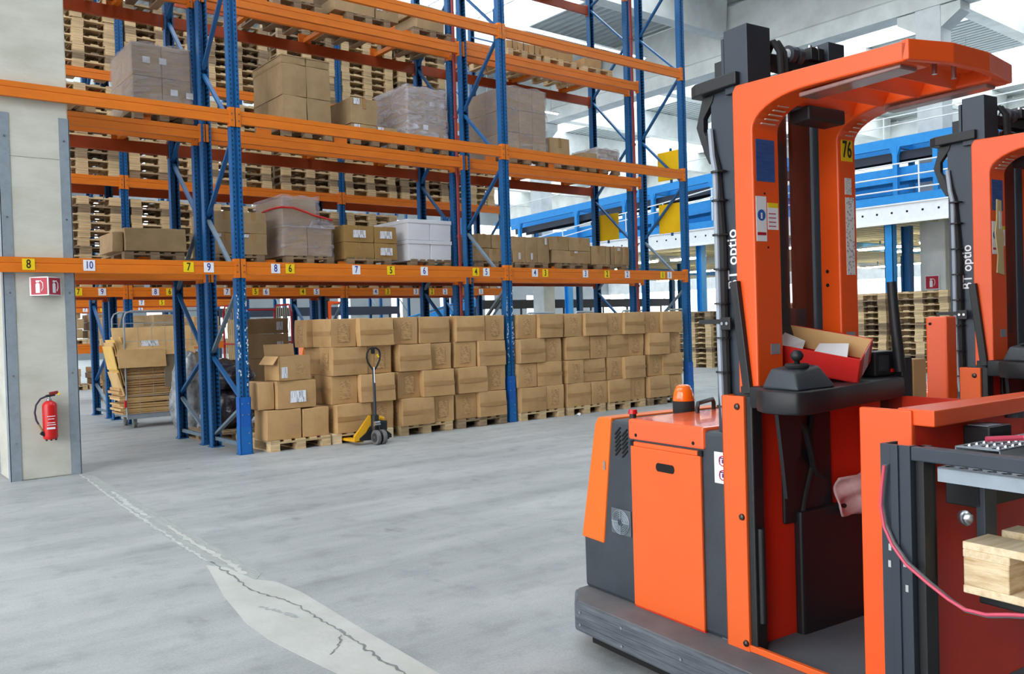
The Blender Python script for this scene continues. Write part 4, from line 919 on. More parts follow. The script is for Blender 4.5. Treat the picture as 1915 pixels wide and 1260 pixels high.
# ================================================================== ROLL CAGES
def wire_grid(b, x0, x1, y, z0, z1, nx, nz, r=.003, axis='x'):
    for i in range(nx+1):
        a = x0+(x1-x0)*i/nx
        p0, p1 = ((a, y, z0), (a, y, z1)) if axis == 'x' else ((y, a, z0), (y, a, z1)); b.cyl(p0, p1, r, n=5, caps=False)
    for k in range(nz+1):
        z = z0+(z1-z0)*k/nz
        p0, p1 = ((x0, y, z), (x1, y, z)) if axis == 'x' else ((y, x0, z), (y, x1, z)); b.cyl(p0, p1, r, n=5, caps=False)
cg = thing('roll_cage', 'galvanised wire roll cage of flattened cardboard behind the front blue posts', 'roll cage', (-.19, 3.85, 0))
CGW, CGD, CGH = 1.12, .62, 1.66
MB().box(0, 0, .16, CGW, CGD, .19).obj('platform', GALV, cg); MB().box(.0, -.01, .13, CGW, .02, .16).box(0, CGD-.02, .13, CGW, CGD+.01, .16).obj('platform_rim', GALV, cg)
for x, y in ((.12,.08), (CGW-.12,.08), (.12,CGD-.08), (CGW-.12,CGD-.08)):
    wl = MB().cyl((x-.02,y,.06), (x+.02,y,.06), .06, n=16).obj('castor', WHEEL, cg); MB().prism([(y-.03,.12),(y+.03,.12),(y+.012,.05),(y-.012,.05)], x-.03, x+.03, 'x').obj('fork', STEEL, wl)
for y in (0, CGD):
    MB().tube([(0,y,.16),(0,y,CGH-.1),(.03,y,CGH-.03),(.1,y,CGH),(CGW-.1,y,CGH),(CGW-.03,y,CGH-.03),(CGW,y,CGH-.1),(CGW,y,.16)], .012, 8).obj('frame_tube', GALV, cg)
    b = MB(); wire_grid(b, 0, CGW, y, .2, CGH-.17, 6, 5); b.obj('wire_panel', GALV, cg)['kind'] = 'stuff'
for x in (0, CGW):
    b = MB(); wire_grid(b, 0, CGD, x, .2, CGH-.3, 3, 5, axis='y'); b.obj('wire_panel', GALV, cg)['kind'] = 'stuff'
MB().box(-.03, -.02, .30, -.005, .01, .40).obj('red_clip', REDP, cg)
q = random.Random(9); z = .195; i = 0
while z < 1.02:
    th = q.uniform(.012, .04); x0 = q.uniform(-.10, .04); x1 = CGW+q.uniform(-.12, .12)
    o = MB().box(0, 0, 0, x1-x0, CGD-.08, th).obj('flattened_carton', KRAFT_L if q.random() < .45 else KRAFT, None, bevel=.003, seg=1, loc=(-.19+x0, 3.89+q.uniform(-.01,.01), z), rot=(0, q.uniform(-.015,.015), q.uniform(-.02,.02)))
    tag(o, f'flattened carton lying in the wire cage, {ORD[i % 16]} layer {"from the bottom" if i < 16 else "above the sixteenth"}', 'cardboard'); z += th+.006; i += 1
def leaning(x0, x1, zb, zt, yb, yt, label, m=KRAFT_L, th=.012, stk=()):
    t = thing('flattened_carton', label, 'cardboard', ((x0+x1)/2, yb, zb)); a = math.atan2(yt-yb, zt-zb); L = math.hypot(yt-yb, zt-zb)
    o = MB().box(-(x1-x0)/2, 0, 0, (x1-x0)/2, th, L).obj('sheet', m, t, bevel=.003, seg=1); o.rotation_euler = (-a, 0, 0)
    for (u, v, sw, sh) in stk: MB().box(-sw/2, -.0015, -sh/2, sw/2, 0, sh/2).obj('shipping_label', BARC, o, ((u-.5)*(x1-x0), 0, v*L))
leaning(-.33, .78, 1.03, 1.43, 3.80, 3.98, 'large pale flattened carton with two labels leaning across the wire cage', stk=((.44,.42,.24,.09),(.83,.32,.13,.12)))
leaning(.36, 1.0, 1.12, 1.44, 3.84, 4.0, 'smaller pale flattened carton behind the labelled one in the wire cage')
leaning(-.30, .35, .86, 1.12, 3.76, 3.80, 'folded pale carton hanging over the front of the wire cage')
leaning(.33, 1.0, .56, 1.05, 3.80, 3.82, 'grey folded carton upright at the right of the wire cage', mat('grey_cardboard', (128,118,98), .85, var=.1))
for i in range(7):
    t = thing('flattened_carton', f'flattened carton edge sticking out left of the wire cage, {ORD[i]} from the top', 'cardboard', (-.37+.022*i, 3.80+.012*i, (1.17, 1.22, 1.26, .80, .84, .88, 1.30)[i]), 0)
    MB().box(-.008, 0, -.34+.03*(i % 3), .008, .5, .0).obj('sheet', KRAFT_L if i % 2 else mat('yellowish_cardboard', (224,184,104), .8, var=.1), t, bevel=.003, seg=1, loc=(0,0,0), rot=(0, -.18-.03*(i % 4), 0))
rc = thing('roll_cage', 'red-framed wire trolley loaded with cartons behind the leftmost pallet', 'roll cage', (1.05, 2.75, 0))
RW, RD, RH = .78, .60, 1.70
MB().box(0, 0, .16, RW, RD, .19).obj('platform', REDP, rc)
for x, y in ((.08,.08), (RW-.08,.08), (.08,RD-.08), (RW-.08,RD-.08)): MB().cyl((x-.02,y,.07), (x+.02,y,.07), .07, n=16).obj('castor', WHEEL, rc); MB().box(x-.03,y-.03,.11,x+.03,y+.03,.16).obj('castor_fork', STEEL, rc)
for x in (0, RW):
    MB().tube([(x,0,.16),(x,0,RH-.1),(x,.08,RH),(x,RD-.08,RH),(x,RD,RH-.1),(x,RD,.16)], .016, 8).obj('frame_tube', mat('cage_red_paint', (168, 36, 48), .45), rc)
    for k in range(7): MB().cyl((x, .08+k*.073, .2), (x, .08+k*.073, RH), .006, n=6).obj('wire', mat('pale_wire', (190,180,140), .4), rc)
    MB().cyl((x,0,1.15), (x,RD,1.15), .012, n=8).obj('cross_tube', MATS['cage_red_paint'], rc)
MB().cyl((0,RD,RH-.06), (RW,RD,RH-.06), .014, n=8).obj('cross_tube', MATS['cage_red_paint'], rc)
for i, (z0, z1) in enumerate(((.192,.55),(.553,.93),(.933,1.28),(1.283,1.50))):
    box_thing(1.08, 1.80, 2.80, 3.3, z0, z1, f'brown carton in the red-framed trolley, {ORD[i]} from the bottom', KRAFT_D, tape='v' if i % 2 else None, sticker=((.8,.5,.1,.12),), seed=140+i)
def blob(name, c, r, m, label, cat, seed=0, sub=3, amp=.18):
    q = random.Random(seed); bm = bmesh.new(); bmesh.ops.create_icosphere(bm, subdivisions=sub, radius=1)
    from mathutils import noise
    for v in bm.verts:
        n = noise.noise(v.co*2.2+Vector((seed*3.1, 0, 0)))+.5*noise.noise(v.co*5+Vector((0, seed*2.2, 0)))
        k = 1+amp*n*1.6; v.co = Vector((v.co.x*r[0]*k, v.co.y*r[1]*k, max(-r[2]*.92, v.co.z*r[2]*k)))
    for f in bm.faces: f.smooth = True
    me = bpy.data.meshes.new(name); bm.to_mesh(me); bm.free(); me.materials.append(m)
    return tag(link(name, me, None, (c[0], c[1], c[2]+r[2]*.92)), label, cat)
pal_bags = pallet(.42, 1.72, 0, 'pallet holding black film bags behind the leftmost carton pallet', .72, .9, .12, WOOD_O, False)
blob('film_bag', (.46, 1.70, .121), (.33, .33, .26), BAG, 'black plastic bag, lower one behind the leftmost carton pallet', 'bag', 1)
blob('film_bag', (.47, 1.72, .60), (.31, .30, .20), BAG, 'black plastic bag, upper one beside the open carton', 'bag', 2)
blob('film_bale', (-.02+.27, 2.62, .0), (.20, .22, .55), SILVER, 'crumpled clear film bale standing behind the front blue posts', 'film bale', 3)

# ================================================================== ORDER PICKER TRUCKS  (local x: towards the forks, y: across, z: up)
TROT = math.atan2(-.994, -.109)
def tloc(t, s, z=0): return (-1.217-.109*t+.994*s, -6.49-.994*t-.109*s, z)
def face_text(parent, s, size, m, cen, cond=1.0, nrm='s'):
    me = text_mesh(s, size, m, cond, .0005); o = link('lettering', me, parent)
    if nrm == 's': M = Matrix(((0,-1,0),(0,0,-1),(1,0,0)))       # reads upward on a face that looks to -y
    elif nrm == 'x': M = Matrix(((0,0,1),(1,0,0),(0,1,0)))       # upright on a face that looks to +x
    o.matrix_local = Matrix.Translation(cen) @ M.to_4x4(); return o
GROOVE = mat('ribbed_rubber_mat', (92, 100, 108), .75, nscale=4, var=.25)
def ribbed():
    nt = GROOVE.node_tree; N = nt.nodes; L = nt.links; t = N.new('ShaderNodeTexCoord'); wv = N.new('ShaderNodeTexWave'); wv.inputs['Scale'].default_value = 55; wv.bands_direction = 'Y'
    L.new(t.outputs['Object'], wv.inputs['Vector']); bp = N.new('ShaderNodeBump'); bp.inputs['Strength'].default_value = .8; bp.inputs['Distance'].default_value = .004; L.new(wv.outputs['Fac'], bp.inputs['Height']); L.new(bp.outputs[0], N['Principled BSDF'].inputs['Normal'])
ribbed()
BROWNP = mat('mast_orange_reflection', (104, 56, 44), .3, var=.3, nscale=6)  # dark mast steel with the orange reflection mixed into its colour
LINER = mat('smoked_strip', (150, 110, 104), .18, var=.3, nscale=12)
def order_picker(label, first=True):
    T = thing('order_picker', label, 'forklift truck', tloc(0, 0), TROT)
    B = lambda *a: MB().box(*a)
    # base and bumper
    pl = [(.0,.0),(1.28,.0),(1.28,.96),(.0,.96),(-.13,.84),(-.17,.48),(-.13,.10)]
    b = MB().prism(pl, .075, .195, 'z'); b.obj('bumper', SCUFF, T, bevel=.012)
    MB().prism([(x*1.0+(.012 if x < .5 else -.012), y+(.012 if y < .4 else -.012)) for x, y in pl], .195, .199, 'z').obj('bumper_ledge', LEDGE, T)
    for z in (.105, .135, .165): B(.03, -.004, z, 1.26, .0, z+.006).obj('bumper_rib', SCUFF, T, bevel=.001)
    MB().prism([(.05,.05),(1.25,.05),(1.25,.91),(.05,.91),(-.06,.80),(-.06,.16)], .03, .076, 'z').obj('underframe', DARK, T)
    for t_, s_ in ((.16, .2), (.16, .76), (1.1, .2), (1.1, .76)): MB().cyl((t_, s_-.04, .05), (t_, s_+.04, .05), .05, n=16).obj('wheel', RUB, T)
    for t_, z in ((.04,.16),(.04,.11),(.3,.17),(.3,.10),(.62,.15)): MB().cyl((t_, .002, z), (t_, -.006, z), .006, n=8).obj('rivet', STEEL, T)
    # motor body
    MB().prism([(-.13,.199),(-.132,.41),(-.02,.90),(.0,.93),(.66,.93),(.70,.93),(.70,.199)], .157, .80, 'y').obj('body', mat('body_dark_grey', (54, 60, 68), .5, nscale=6, rgb2=(44, 50, 56), bump=.08, bscale=80), T, bevel=.014)
    MB().prism([(.012,.408),(-.139,.412),(-.027,.905),(-.004,.936),(.083,.938)], .150, .807, 'y').obj('rear_corner_cover', TRK_Y, T, bevel=.008)
    B(.190, .147, .862, .605, .803, .944).obj('hood', TRK_T, T, bevel=.010)
    for t_ in (.238, .553): MB().cyl((t_, .148, .882), (t_, .1455, .882), .007, n=10).obj('hood_bolt', DARK, T)
    d = B(.205, .145, .205, .588, .158, .838); d.obj('battery_door', TRK_P, T, bevel=.004)
    B(.222, .146, .838, .572, .157, .856).obj('door_lip', TRK_P, T, bevel=.003)
    B(.205, .150, .198, .588, .158, .205).obj('door_bottom_gap', TRK_D, T)
    for t_ in (.200, .575): B(t_, .149, .838, t_+.018, .156, .858).obj('hinge_notch', DARK, T)
    q = [(.365+.012*math.cos(a), .772+.016*math.sin(a)) for a in [PI/2+PI*i/8 for i in range(9)]]+[(.442+.012*math.cos(a), .772+.016*math.sin(a)) for a in [-PI/2+PI*i/8 for i in range(9)]]
    MB().prism(q, .1435, .146, 'y').obj('hand_slot', DARK, T)
    for i in range(6):
        for k in range(2):
            t0 = .100+k*.043; z0 = .795+i*.017-k*.004
            MB().bar((t0, .1565, z0-.008), (t0+.034, .1565, z0+.022), .006, .0075, (0,1,0)).obj('vent_slot', DARK, T)
    # fan grille
    g = thing('fan', None, None); g.parent = T; bpy.data.objects.remove(g)
    fp = B(.065, .152, .466, .187, .157, .570).obj('fan_guard', mat('fan_plate', (84, 90, 96), .5), T, bevel=.002)
    fb = MB()
    for r in (.012, .022, .030, .038, .046, .053):
        fb.tube([(.126+r*math.cos(2*PI*i/20), .149, .518+r*math.sin(2*PI*i/20)*.92) for i in range(21)], .0016, 4)
    for a in (0, PI/2, PI, 3*PI/2): fb.bar((.126+.012*math.cos(a), .148, .518+.012*math.sin(a)), (.126+.054*math.cos(a), .148, .518+.05*math.sin(a)), .003, .003)
    fb.obj('grille_rings', GALV, fp)['kind'] = 'stuff'
    MB().cyl((.126,.150,.518), (.126,.146,.518), .012, n=12).obj('fan_hub', DGREY, fp)
    B(.028, .150, .72, .040, .146, .755).obj('latch', STEEL, T)
    # top fittings
    MB().cyl((.150,.21,.935), (.150,.21,.955), .014, n=14).obj('button_base', BLACK, T); MB().cyl((.150,.21,.955), (.150,.21,.972), .019, .017, n=16).obj('emergency_button', REDP, T, smooth=True)
    bc = MB().lathe([(.043,0),(.046,.01),(.046,.052),(.044,.056)], 24, (.14,.50,.930)).obj('beacon_base', RUB, T, smooth=True)
    MB().lathe([(.044,.056),(.046,.062),(.040,.092),(.030,.118),(.020,.124),(.0,.125)], 24, (.14,.50,.930)).obj('beacon_lens', BEACON, T, smooth=True)
    MB().tube([(.253,.468,.925),(.253,.468,.968),(.246,.480,.983),(.200,.610,.988),(.194,.622,.972),(.194,.622,.925)], .009, 8).obj('hood_handle', BLACK, T, smooth=True)
    # prohibition sticker on the dark side
    st = B(.648, .1545, .752, .715, .157, .862).obj('warning_sticker', STICK, T)
    for z in (.782, .832):
        MB().tube([(.688+.017*math.cos(2*PI*i/16), .1540, z+.017*math.sin(2*PI*i/16)) for i in range(17)], .002, 4).obj('prohibition_ring', REDS, st)
        b = MB().box(.672, .1538, z-.014, .676, .1545, z+.014).box(.676, .1538, z+.008, .700, .1545, z+.012).box(.684, .1538, z-.008, .692, .1545, z+.006); b.obj('pictogram', mat('purple_ink', (70, 40, 110), .6), st)
    # mast side cover and seal
    MB().box(.702, .140, .172, .803, .157, 1.066).box(.702, .14, .172, .712, .30, 1.066).obj('side_cover', TRK_P, T, bevel=.004)
    for t_, z in ((.775,1.03),(.785,.655),(.790,.225)): MB().lathe([(.0,0),(.012,0),(.010,.006),(.0,.009)], 12).obj('cover_bolt', mat('dark_steel', (80,70,64), .3, metal=.8), T, loc=(t_, .140, z), rot=(PI/2, 0, 0), smooth=True)
    B(.803, .148, .195, .832, .20, 1.068).obj('rubber_seal', BLACK, T, bevel=.006); MB().cyl((.835,.175,.30), (.835,.175,.62), .014, n=10).obj('damper', BLACK, T, smooth=True)
    # cab floor and walls
    B(.66, .160, .135, 1.41, .815, .204).obj('cab_floor', GROOVE, T); B(.70, .143, .1995, 1.43, .160, .222).obj('floor_sill', TRK_P, T, bevel=.003)
    B(.772, .19, .172, .785, .44, 1.04).obj('cab_back_panel', TRK_D, T); B(.772, .44, .172, .782, .80, 1.04).obj('cab_back_panel', TRK_D, T)
    B(.783, .40, .173, .82, .76, .64).obj('black_back_pad', BLACK, T, bevel=.01); B(.783, .34, .60, .80, .60, 1.03).obj('black_back_pad', BLACK, T, bevel=.01)
    B(.716, .800, .172, 1.40, .815, 1.03).obj('cab_side_wall', TRK_D, T)
    MB().prism([(.24,.72),(.28,.72),(.285,.85),(.31,.86),(.33,1.035),(.20,1.035),(.225,.85)], .88, .895, 'x').obj('console_bracket', BLACK, T)
    MB().tube([(.80,.36,1.02),(.83,.42,.93),(.82,.46,.84),(.80,.50,.77),(.79,.56,.74)], .012, 8).obj('hydraulic_hose', RUB, T, smooth=True)
    MB().tube([(.80,.50,1.02),(.81,.47,.9),(.80,.49,.80),(.80,.45,.70),(.80,.42,.60)], .010, 8).obj('hydraulic_hose', RUB, T, smooth=True)
    # uprights + overhead guard arms
    def arm(s0, s1):
        pts = [(.77,1.075),(.77,2.095),(.785,2.116),(1.418,2.088),(1.405,2.032),(1.10,2.042)]
        for i in range(9):
            a = PI/2+i*PI/16
            pts.append((1.055+.200*math.cos(a), 1.955+.087*math.sin(a)))
        pts.append((.855,1.075))
        o = MB().prism(pts, s0, s1, 'y').obj('guard_arm', TRK, T, bevel=.006)
        B(1.03, s0+.02, 2.022, 1.38, s1-.025, 2.036).obj('smoked_strip', LINER, T, bevel=.004)
        for k in range(5): MB().bar((.868+k*.014, s0+.03+k*.004, 1.975+k*.0115), (.868+k*.014, s1-.03, 1.975+k*.0115), .008, .003).obj('reflective_tape_strip', mat('reflective_tape', (200,180,160), .4), T)
        return o
    arm(.157, .285); arm(.600, .700)
    MB().prism([(1.418,.157),(1.458,.31),(1.456,.50),(1.418,.70),(1.398,.70),(1.432,.49),(1.434,.315),(1.394,.157)], 2.034, 2.092, 'z').obj('guard_front_bar', TRK, T, bevel=.004)
    for t_ in (.93, 1.05, 1.18, 1.30): MB().bar((t_, .285, 2.065), (t_, .60, 2.065), .012, .065, (.5,0,1)).obj('guard_rib', TRK, T, bevel=.002)
    B(1.32, .285, 2.074, 1.43, .60, 2.082).obj('guard_plate', TRK, T)
    for s_ in (.36, .46): MB().cyl((1.37,s_,2.03), (1.37,s_,2.075), .008, n=8).obj('guard_bolt', STEEL, T)
    B(.86, .33, 1.985, .95, .52, 2.035).obj('black_junction_box', BLACK, T, bevel=.008)
    # stickers on uprights
    lb = B(.8552, .172, 1.785, .8565, .262, 1.925).obj('blue_label', BLUELBL, T)
    lb = B(.8552, .166, 1.585, .8565, .216, 1.735).obj('white_label', STICK, T); B(.8566, .170, 1.605, .857, .212, 1.615).obj('red_stripe', REDS, lb)
    MB().cyl((.8565,.191,1.672), (.8573,.191,1.672), .019, n=18).obj('blue_mandatory_disc', mat('sign_blue', (40, 90, 170), .5), lb); B(.8573,.187,1.66,.8576,.195,1.68).obj('disc_figure', STICK, lb)
    lb = B(.8552, .222, 1.625, .8565, .274, 1.715).obj('white_label', STICK, T); B(.8566, .222, 1.699, .857, .274, 1.715).obj('yellow_header', YEL, lb)
    for k in range(4): B(.8566, .226, 1.635+k*.014, .857, .262, 1.638+k*.014).obj('printed_line', REDS, lb)
    B(.8552, .222, 1.205, .8565, .268, 1.24).obj('rating_plate', GALV, T)
    if first:
        lb = B(.8552, .618, 1.885, .8565, .682, 1.965).obj('number_label', YEL, T); face_text(lb, '76', .085, INK, (.8575, .650, 1.925), .62, 'x')
    B(.8552, .635, 1.765, .8565, .672, 1.825).obj('white_label', FORM, T); B(.8552, .636, 1.475, .8565, .684, 1.755).obj('printed_form', FORM, T); B(.8552, .625, 1.235, .8565, .675, 1.268).obj('rating_plate', GALV, T)
    for z in (1.49, 1.44): MB().cyl((.80,.5995,z), (.80,.598,z), .007, n=8).obj('drilled_hole', DARK, T)
    for (s_, z) in ((.222,1.565), (.21,1.745)): MB().cyl((.855,s_,z), (.8562,s_,z), .004, n=8).obj('drilled_hole', DARK, T)
    # mast
    for (s0, s1) in ((.195, .30), (.62, .70)):
        o = MB().prism([(.635,s0),(.765,s0),(.765,s1),(.750,s1),(.750,s0+.014),(.650,s0+.014),(.650,s1),(.635,s1)], .20, 2.13, 'z').obj('outer_mast_rail', MASTG, T, bevel=.002)
        B(.70, s0-.01, 2.17, .712, s1-.01, 2.298).obj('inner_rail_flange', MASTG, T); MB().prism([(.722,s0-.02),(.826,s0-.02),(.826,s1-.01),(.812,s1-.01),(.812,s0-.004),(.734,s0-.004),(.734,s1-.01),(.722,s1-.01)], 2.10, 2.318, 'z').obj('inner_mast_rail', MASTG, T, bevel=.002)
        B(.668, s0-.01, 2.165, .70, s0+.03, 2.225).obj('rail_stop', BLACK, T)
        MB().prism([(.56,.175 if s0 < .5 else s0-.02),(.60,.155 if s0 < .5 else s0-.03),(.79,.155 if s0 < .5 else s0-.03),(.79,s1),(.60,s1),(.56,s1-.02)], 2.122, 2.165, 'z').obj('mast_collar', BLACK, T, bevel=.004)
    B(.74, .29, 2.20, .80, .63, 2.245).obj('mast_crosshead', BLACK, T, bevel=.004); B(.66, .29, 1.0, .70, .63, 1.06).obj('mast_cross_member', BLACK, T); B(.64, .29, .25, .70, .63, .32).obj('mast_cross_member', BLACK, T)
    for k in range(2):
        MB().tube([(.77+.0*k, .315+k*.022, 2.14), (.77, .315+k*.022, 2.24), (.79, .315+k*.022, 2.275), (.82, .315+k*.022, 2.275), (.845, .315+k*.022, 2.235), (.85, .315+k*.022, 2.14)], .011, 8).obj('reel_hose', RUB, T, smooth=True)
    for s_ in (.43, .47):
        MB().cyl((.79,s_-.012,2.255), (.79,s_+.012,2.255), .032, n=20).obj('chain_pulley', DGREY, T); MB().cyl((.79,s_-.014,2.255), (.79,s_+.014,2.255), .02, n=16).obj('pulley_hub', STEEL, T)
    for s_ in (.53, .57): B(.77, s_-.016, 2.245, .82, s_+.016, 2.29).obj('chain_anchor', BLACK, T, bevel=.003); MB().cyl((.80,s_,2.29), (.80,s_,2.30), .008, n=8).obj('anchor_nut', STEEL, T)
    MB().cyl((.70,.46,.25), (.70,.46,2.2), .035, n=16).obj('lift_cylinder', BROWNP, T, smooth=True); B(.72, .50, .9, .735, .60, 2.2).obj('mast_guard_strip', BROWNP, T); B(.735, .405, 1.30, .74, .50, 2.1).obj('mast_screen', GLASS, T)
    B(.715, .40, 1.21, .735, .56, 1.36).obj('grey_cable_box', DGREY, T, bevel=.003)
    MB().prism([(.655,2.12),(.60,2.12),(.566,2.02),(.60,1.925),(.625,1.88),(.645,1.88),(.64,1.93),(.602,2.0),(.602,2.045),(.645,2.095)], .19, .215, 'y').obj('hose_bracket', BLACK, T, bevel=.003)
    MB().tube([(.64,.185,2.0),(.655,.178,1.9),(.668,.175,1.85),(.672,.172,1.6),(.672,.172,1.3),(.676,.172,1.07),(.69,.172,.95)], .010, 8).obj('mast_hose', mat('pale_hose', (150,160,172), .4), T, smooth=True)
    MB().tube([(.63,.19,1.98),(.668,.188,1.86),(.690,.182,1.6),(.690,.182,1.3),(.695,.182,.95)], .014, 8).obj('mast_hose', RUB, T, smooth=True)
    for z in (1.02, 1.14, 1.26, 1.38, 1.5, 1.62, 1.74, 1.84): MB().cyl((.682,.178,z), (.682,.178,z+.006), .028, n=10).obj('cable_tie', BLACK, T)
    B(.585, .16, 1.312, .70, .175, 1.328).obj('side_bracket', BLACK, T); B(.69, .158, 1.29, .735, .168, 1.335).obj('side_bracket_plate', BLACK, T, bevel=.003)
    for t_ in (.70, .722): MB().cyl((t_,.158,1.313), (t_,.154,1.313), .006, n=8).obj('bracket_bolt', STEEL, T)
    face_text(T, 'BT optio', .066, STICK, (.722, .1935, 1.535), .88, 's')
    # raised side gates
    MB().bar((.818, .152, 1.075), (.772, .148, 1.455), .022, .034, (1,0,0)).obj('side_gate_arm', BLACK, T, bevel=.004); MB().bar((.80,.17,.95), (.80,.17,1.10), .03, .045, (1,0,0)).obj('gate_pivot', BLACK, T, bevel=.004)
    MB().tube([(.955,.792,1.12),(.945,.78,1.3),(.94,.772,1.445)], [.021,.019,.017], 10).obj('side_gate_arm', BLACK, T, smooth=True)
    # console
    MB().prism([(.90,.125),(.93,.06),(.985,.028),(1.06,.026),(1.105,.045),(1.118,.09),(1.085,.26),(1.05,.42),(.985,.76),(.95,.83),(.84,.83),(.84,.125)], 1.03, 1.103, 'z').obj('console_bar', BLACK, T, bevel=.010, smooth=True)
    MB().add([(0,0,0)], [])
    pod = MB(); pod.add([(.935,.075,1.103),(1.10,.055,1.103),(1.08,.27,1.103),(.925,.28,1.103),(.955,.10,1.168),(1.065,.085,1.160),(1.045,.225,1.175),(.95,.235,1.180)], [(0,3,2,1),(4,5,6,7),(0,1,5,4),(1,2,6,5),(2,3,7,6),(3,0,4,7)])
    po = pod.obj('joystick_pod', POD, T, bevel=.012, seg=3, smooth=True)
    MB().lathe([(.034,0),(.038,.008),(.034,.014),(.02,.012),(.0,.010)], 18, (1.02,.15,1.168)).obj('joystick_boot', RUB, po, smooth=True); MB().tube([(1.02,.15,1.17),(1.03,.14,1.20)], .009, 8).obj('joystick_stem', BLACK, po)
    MB().lathe([(.004,0),(.014,.004),(.020,.014),(.020,.022),(.012,.033),(.0,.036)], 16, (1.032,.137,1.190)).obj('joystick_knob', BLACK, po, smooth=True)
    ins = B(.86, .685, 1.103, .93, .80, 1.195).obj('instrument_box', BLACK, T, bevel=.008); B(.9305, .70, 1.125, .932, .76, 1.18).obj('display', mat('display_grey', (52,58,64), .2), ins); B(.931, .77, 1.118, .938, .79, 1.13).obj('red_switch', REDP, ins)
    B(.86, .80, .93, .96, .86, 1.17).obj('console_end', BLACK, T, bevel=.006)
    # front gate
    B(1.243, .146, .172, 1.41, .165, 1.060).obj('front_side_panel', TRK, T, bevel=.005); B(1.392, .165, .172, 1.408, .82, 1.03).obj('front_gate', TRK_D, T, bevel=.004)
    MB().prism([(1.36,.157),(1.475,.150),(1.475,.190),(1.44,.86),(1.36,.86)], 1.018, 1.064, 'z').obj('hand_rail', TRK, T, bevel=.004)
    return T
ROOT1 = order_picker('orange order picker truck in the foreground, numbered 76')
ROOT2 = order_picker('second orange order picker parked behind the foreground truck, cut by the frame', first=False); ROOT2.location = tloc(-.155, 1.73)
def attach(T):
    B = lambda *a: MB().box(*a)
    B(1.414, -.004, .06, 1.500, .006, .985).obj('fork_mast', MASTG, T); B(1.414, .006, .06, 1.424, .06, .985).obj('fork_mast', MASTG, T); B(1.490, .006, .06, 1.500, .028, .985).obj('fork_mast', MASTG, T)
    B(1.445, -.010, .06, 1.468, -.004, .985).obj('mast_rib', MASTG, T, bevel=.002); B(1.424, .006, .06, 1.49, .05, .97).obj('mast_core', BLACK, T)
    B(1.500, .016, .06, 1.525, .06, .984).obj('inner_fork_mast', BLACK, T, bevel=.003); B(1.465, .07, .06, 1.50, .11, .93).obj('rear_fork_mast', BLACK, T)
    for z, dt in ((.70,.008),(.655,.006),(.665,.05),(.60,.055)): B(1.425+dt, -.0048, z, 1.433+dt, -.004, z+.018).obj('paint_mark', CHALK, T)
    B(1.500, -.002, .948, 2.5, .040, .984).obj('platform_rail', MASTG, T, bevel=.003); B(1.49, .58, .948, 2.5, .62, .984).obj('platform_rail', MASTG, T, bevel=.003)
    def tread(x0, x1, y0, y1, z, along):
        b = MB(); b.box(x0, y0, z-.035, x0+.003, y1, z) if along == 'y' else b.box(x0, y0, z-.038, x1, y0+.003, z)
        p = B(x0, y0, z-.004, x1, y1, z).obj('grating_plank', GALV, T)
        b.box(x1-.003, y0, z-.035, x1, y1, z) if along == 'y' else b.box(x0, y1-.003, z-.038, x1, y1, z); b.obj('plank_lip', GALV, p)
        n = int(((y1-y0) if along == 'y' else (x1-x0))/.036); h = MB(); e = MB()
        for i in range(n):
            for k in range(3):
                a = .018+i*.036+(.018 if k % 2 else 0); c = .022+k*.038
                x, y = (x0+c, y0+a) if along == 'y' else (x0+a, y0+c)
                if x > x1-.012 or y > y1-.012: continue
                h.cyl((x,y,z), (x,y,z+.0008), .009, n=6); e.cyl((x+.009,y,z), (x+.009,y,z+.006), .007, .003, n=5)
        h.obj('tread_hole', DARK, p)['kind'] = 'stuff'; e.obj('tread_tooth', STEEL, p)['kind'] = 'stuff'
    tread(1.545, 2.5, .045, .165, .932, 'x'); tread(1.52, 1.64, .17, .575, .972, 'y')
    B(1.66, .25, .935, 1.80, .40, .97).obj('grey_bracket', DGREY, T, bevel=.004); MB().tube([(1.56,.25,.985),(1.62,.32,.988),(1.72,.36,.986)], .008, 6).obj('pink_cable', CABLE, T)
    B(1.545, .22, .60, 1.57, .28, .90).obj('fork_carriage', DGREY, T, bevel=.003); B(1.46, .22, .80, 1.56, .50, .93).obj('fork_carriage', BLACK, T, bevel=.003); MB().lathe([(0,0),(.020,0),(.022,.010),(.012,.02),(.0,.022)], 14).obj('carriage_bolt', STEEL, T, loc=(1.52,.219,.77), rot=(PI/2,0,0), smooth=True)
    MB().cyl((1.42,.66,1.0), (1.42,.66,1.03), .03, n=14).obj('work_light', POD, T); B(1.42,.38,.93,1.50,.50,1.00).obj('relay_box', BLACK, T, bevel=.006); B(1.43,.39,1.0,1.49,.46,1.002).obj('box_plate', GALV, T)
    B(1.56, .20, .55, 2.5, .32, .60).obj('fork', BLACK, T, bevel=.004); B(1.56, .52, .55, 2.5, .64, .60).obj('fork', BLACK, T, bevel=.004)
    pts = [(1.437,.93),(1.428,.865),(1.424,.822),(1.433,.766),(1.456,.721),(1.493,.679),(1.552,.644),(1.608,.615),(1.648,.601),(1.701,.602),(1.752,.616),(1.86,.64)]
    MB().tube([(a, -.022, z) for a, z in pts], .0045, 8).obj('pink_cable', CABLE, T, smooth=True); MB().tube([(a+.001, -.016, z+(.002 if i < 3 else -.004+.010*min(1, max(0, (8-i)/4)))) for i, (a, z) in enumerate(pts)], .0055, 8).obj('grey_cable', CABLE_G, T, smooth=True)
attach(ROOT1)
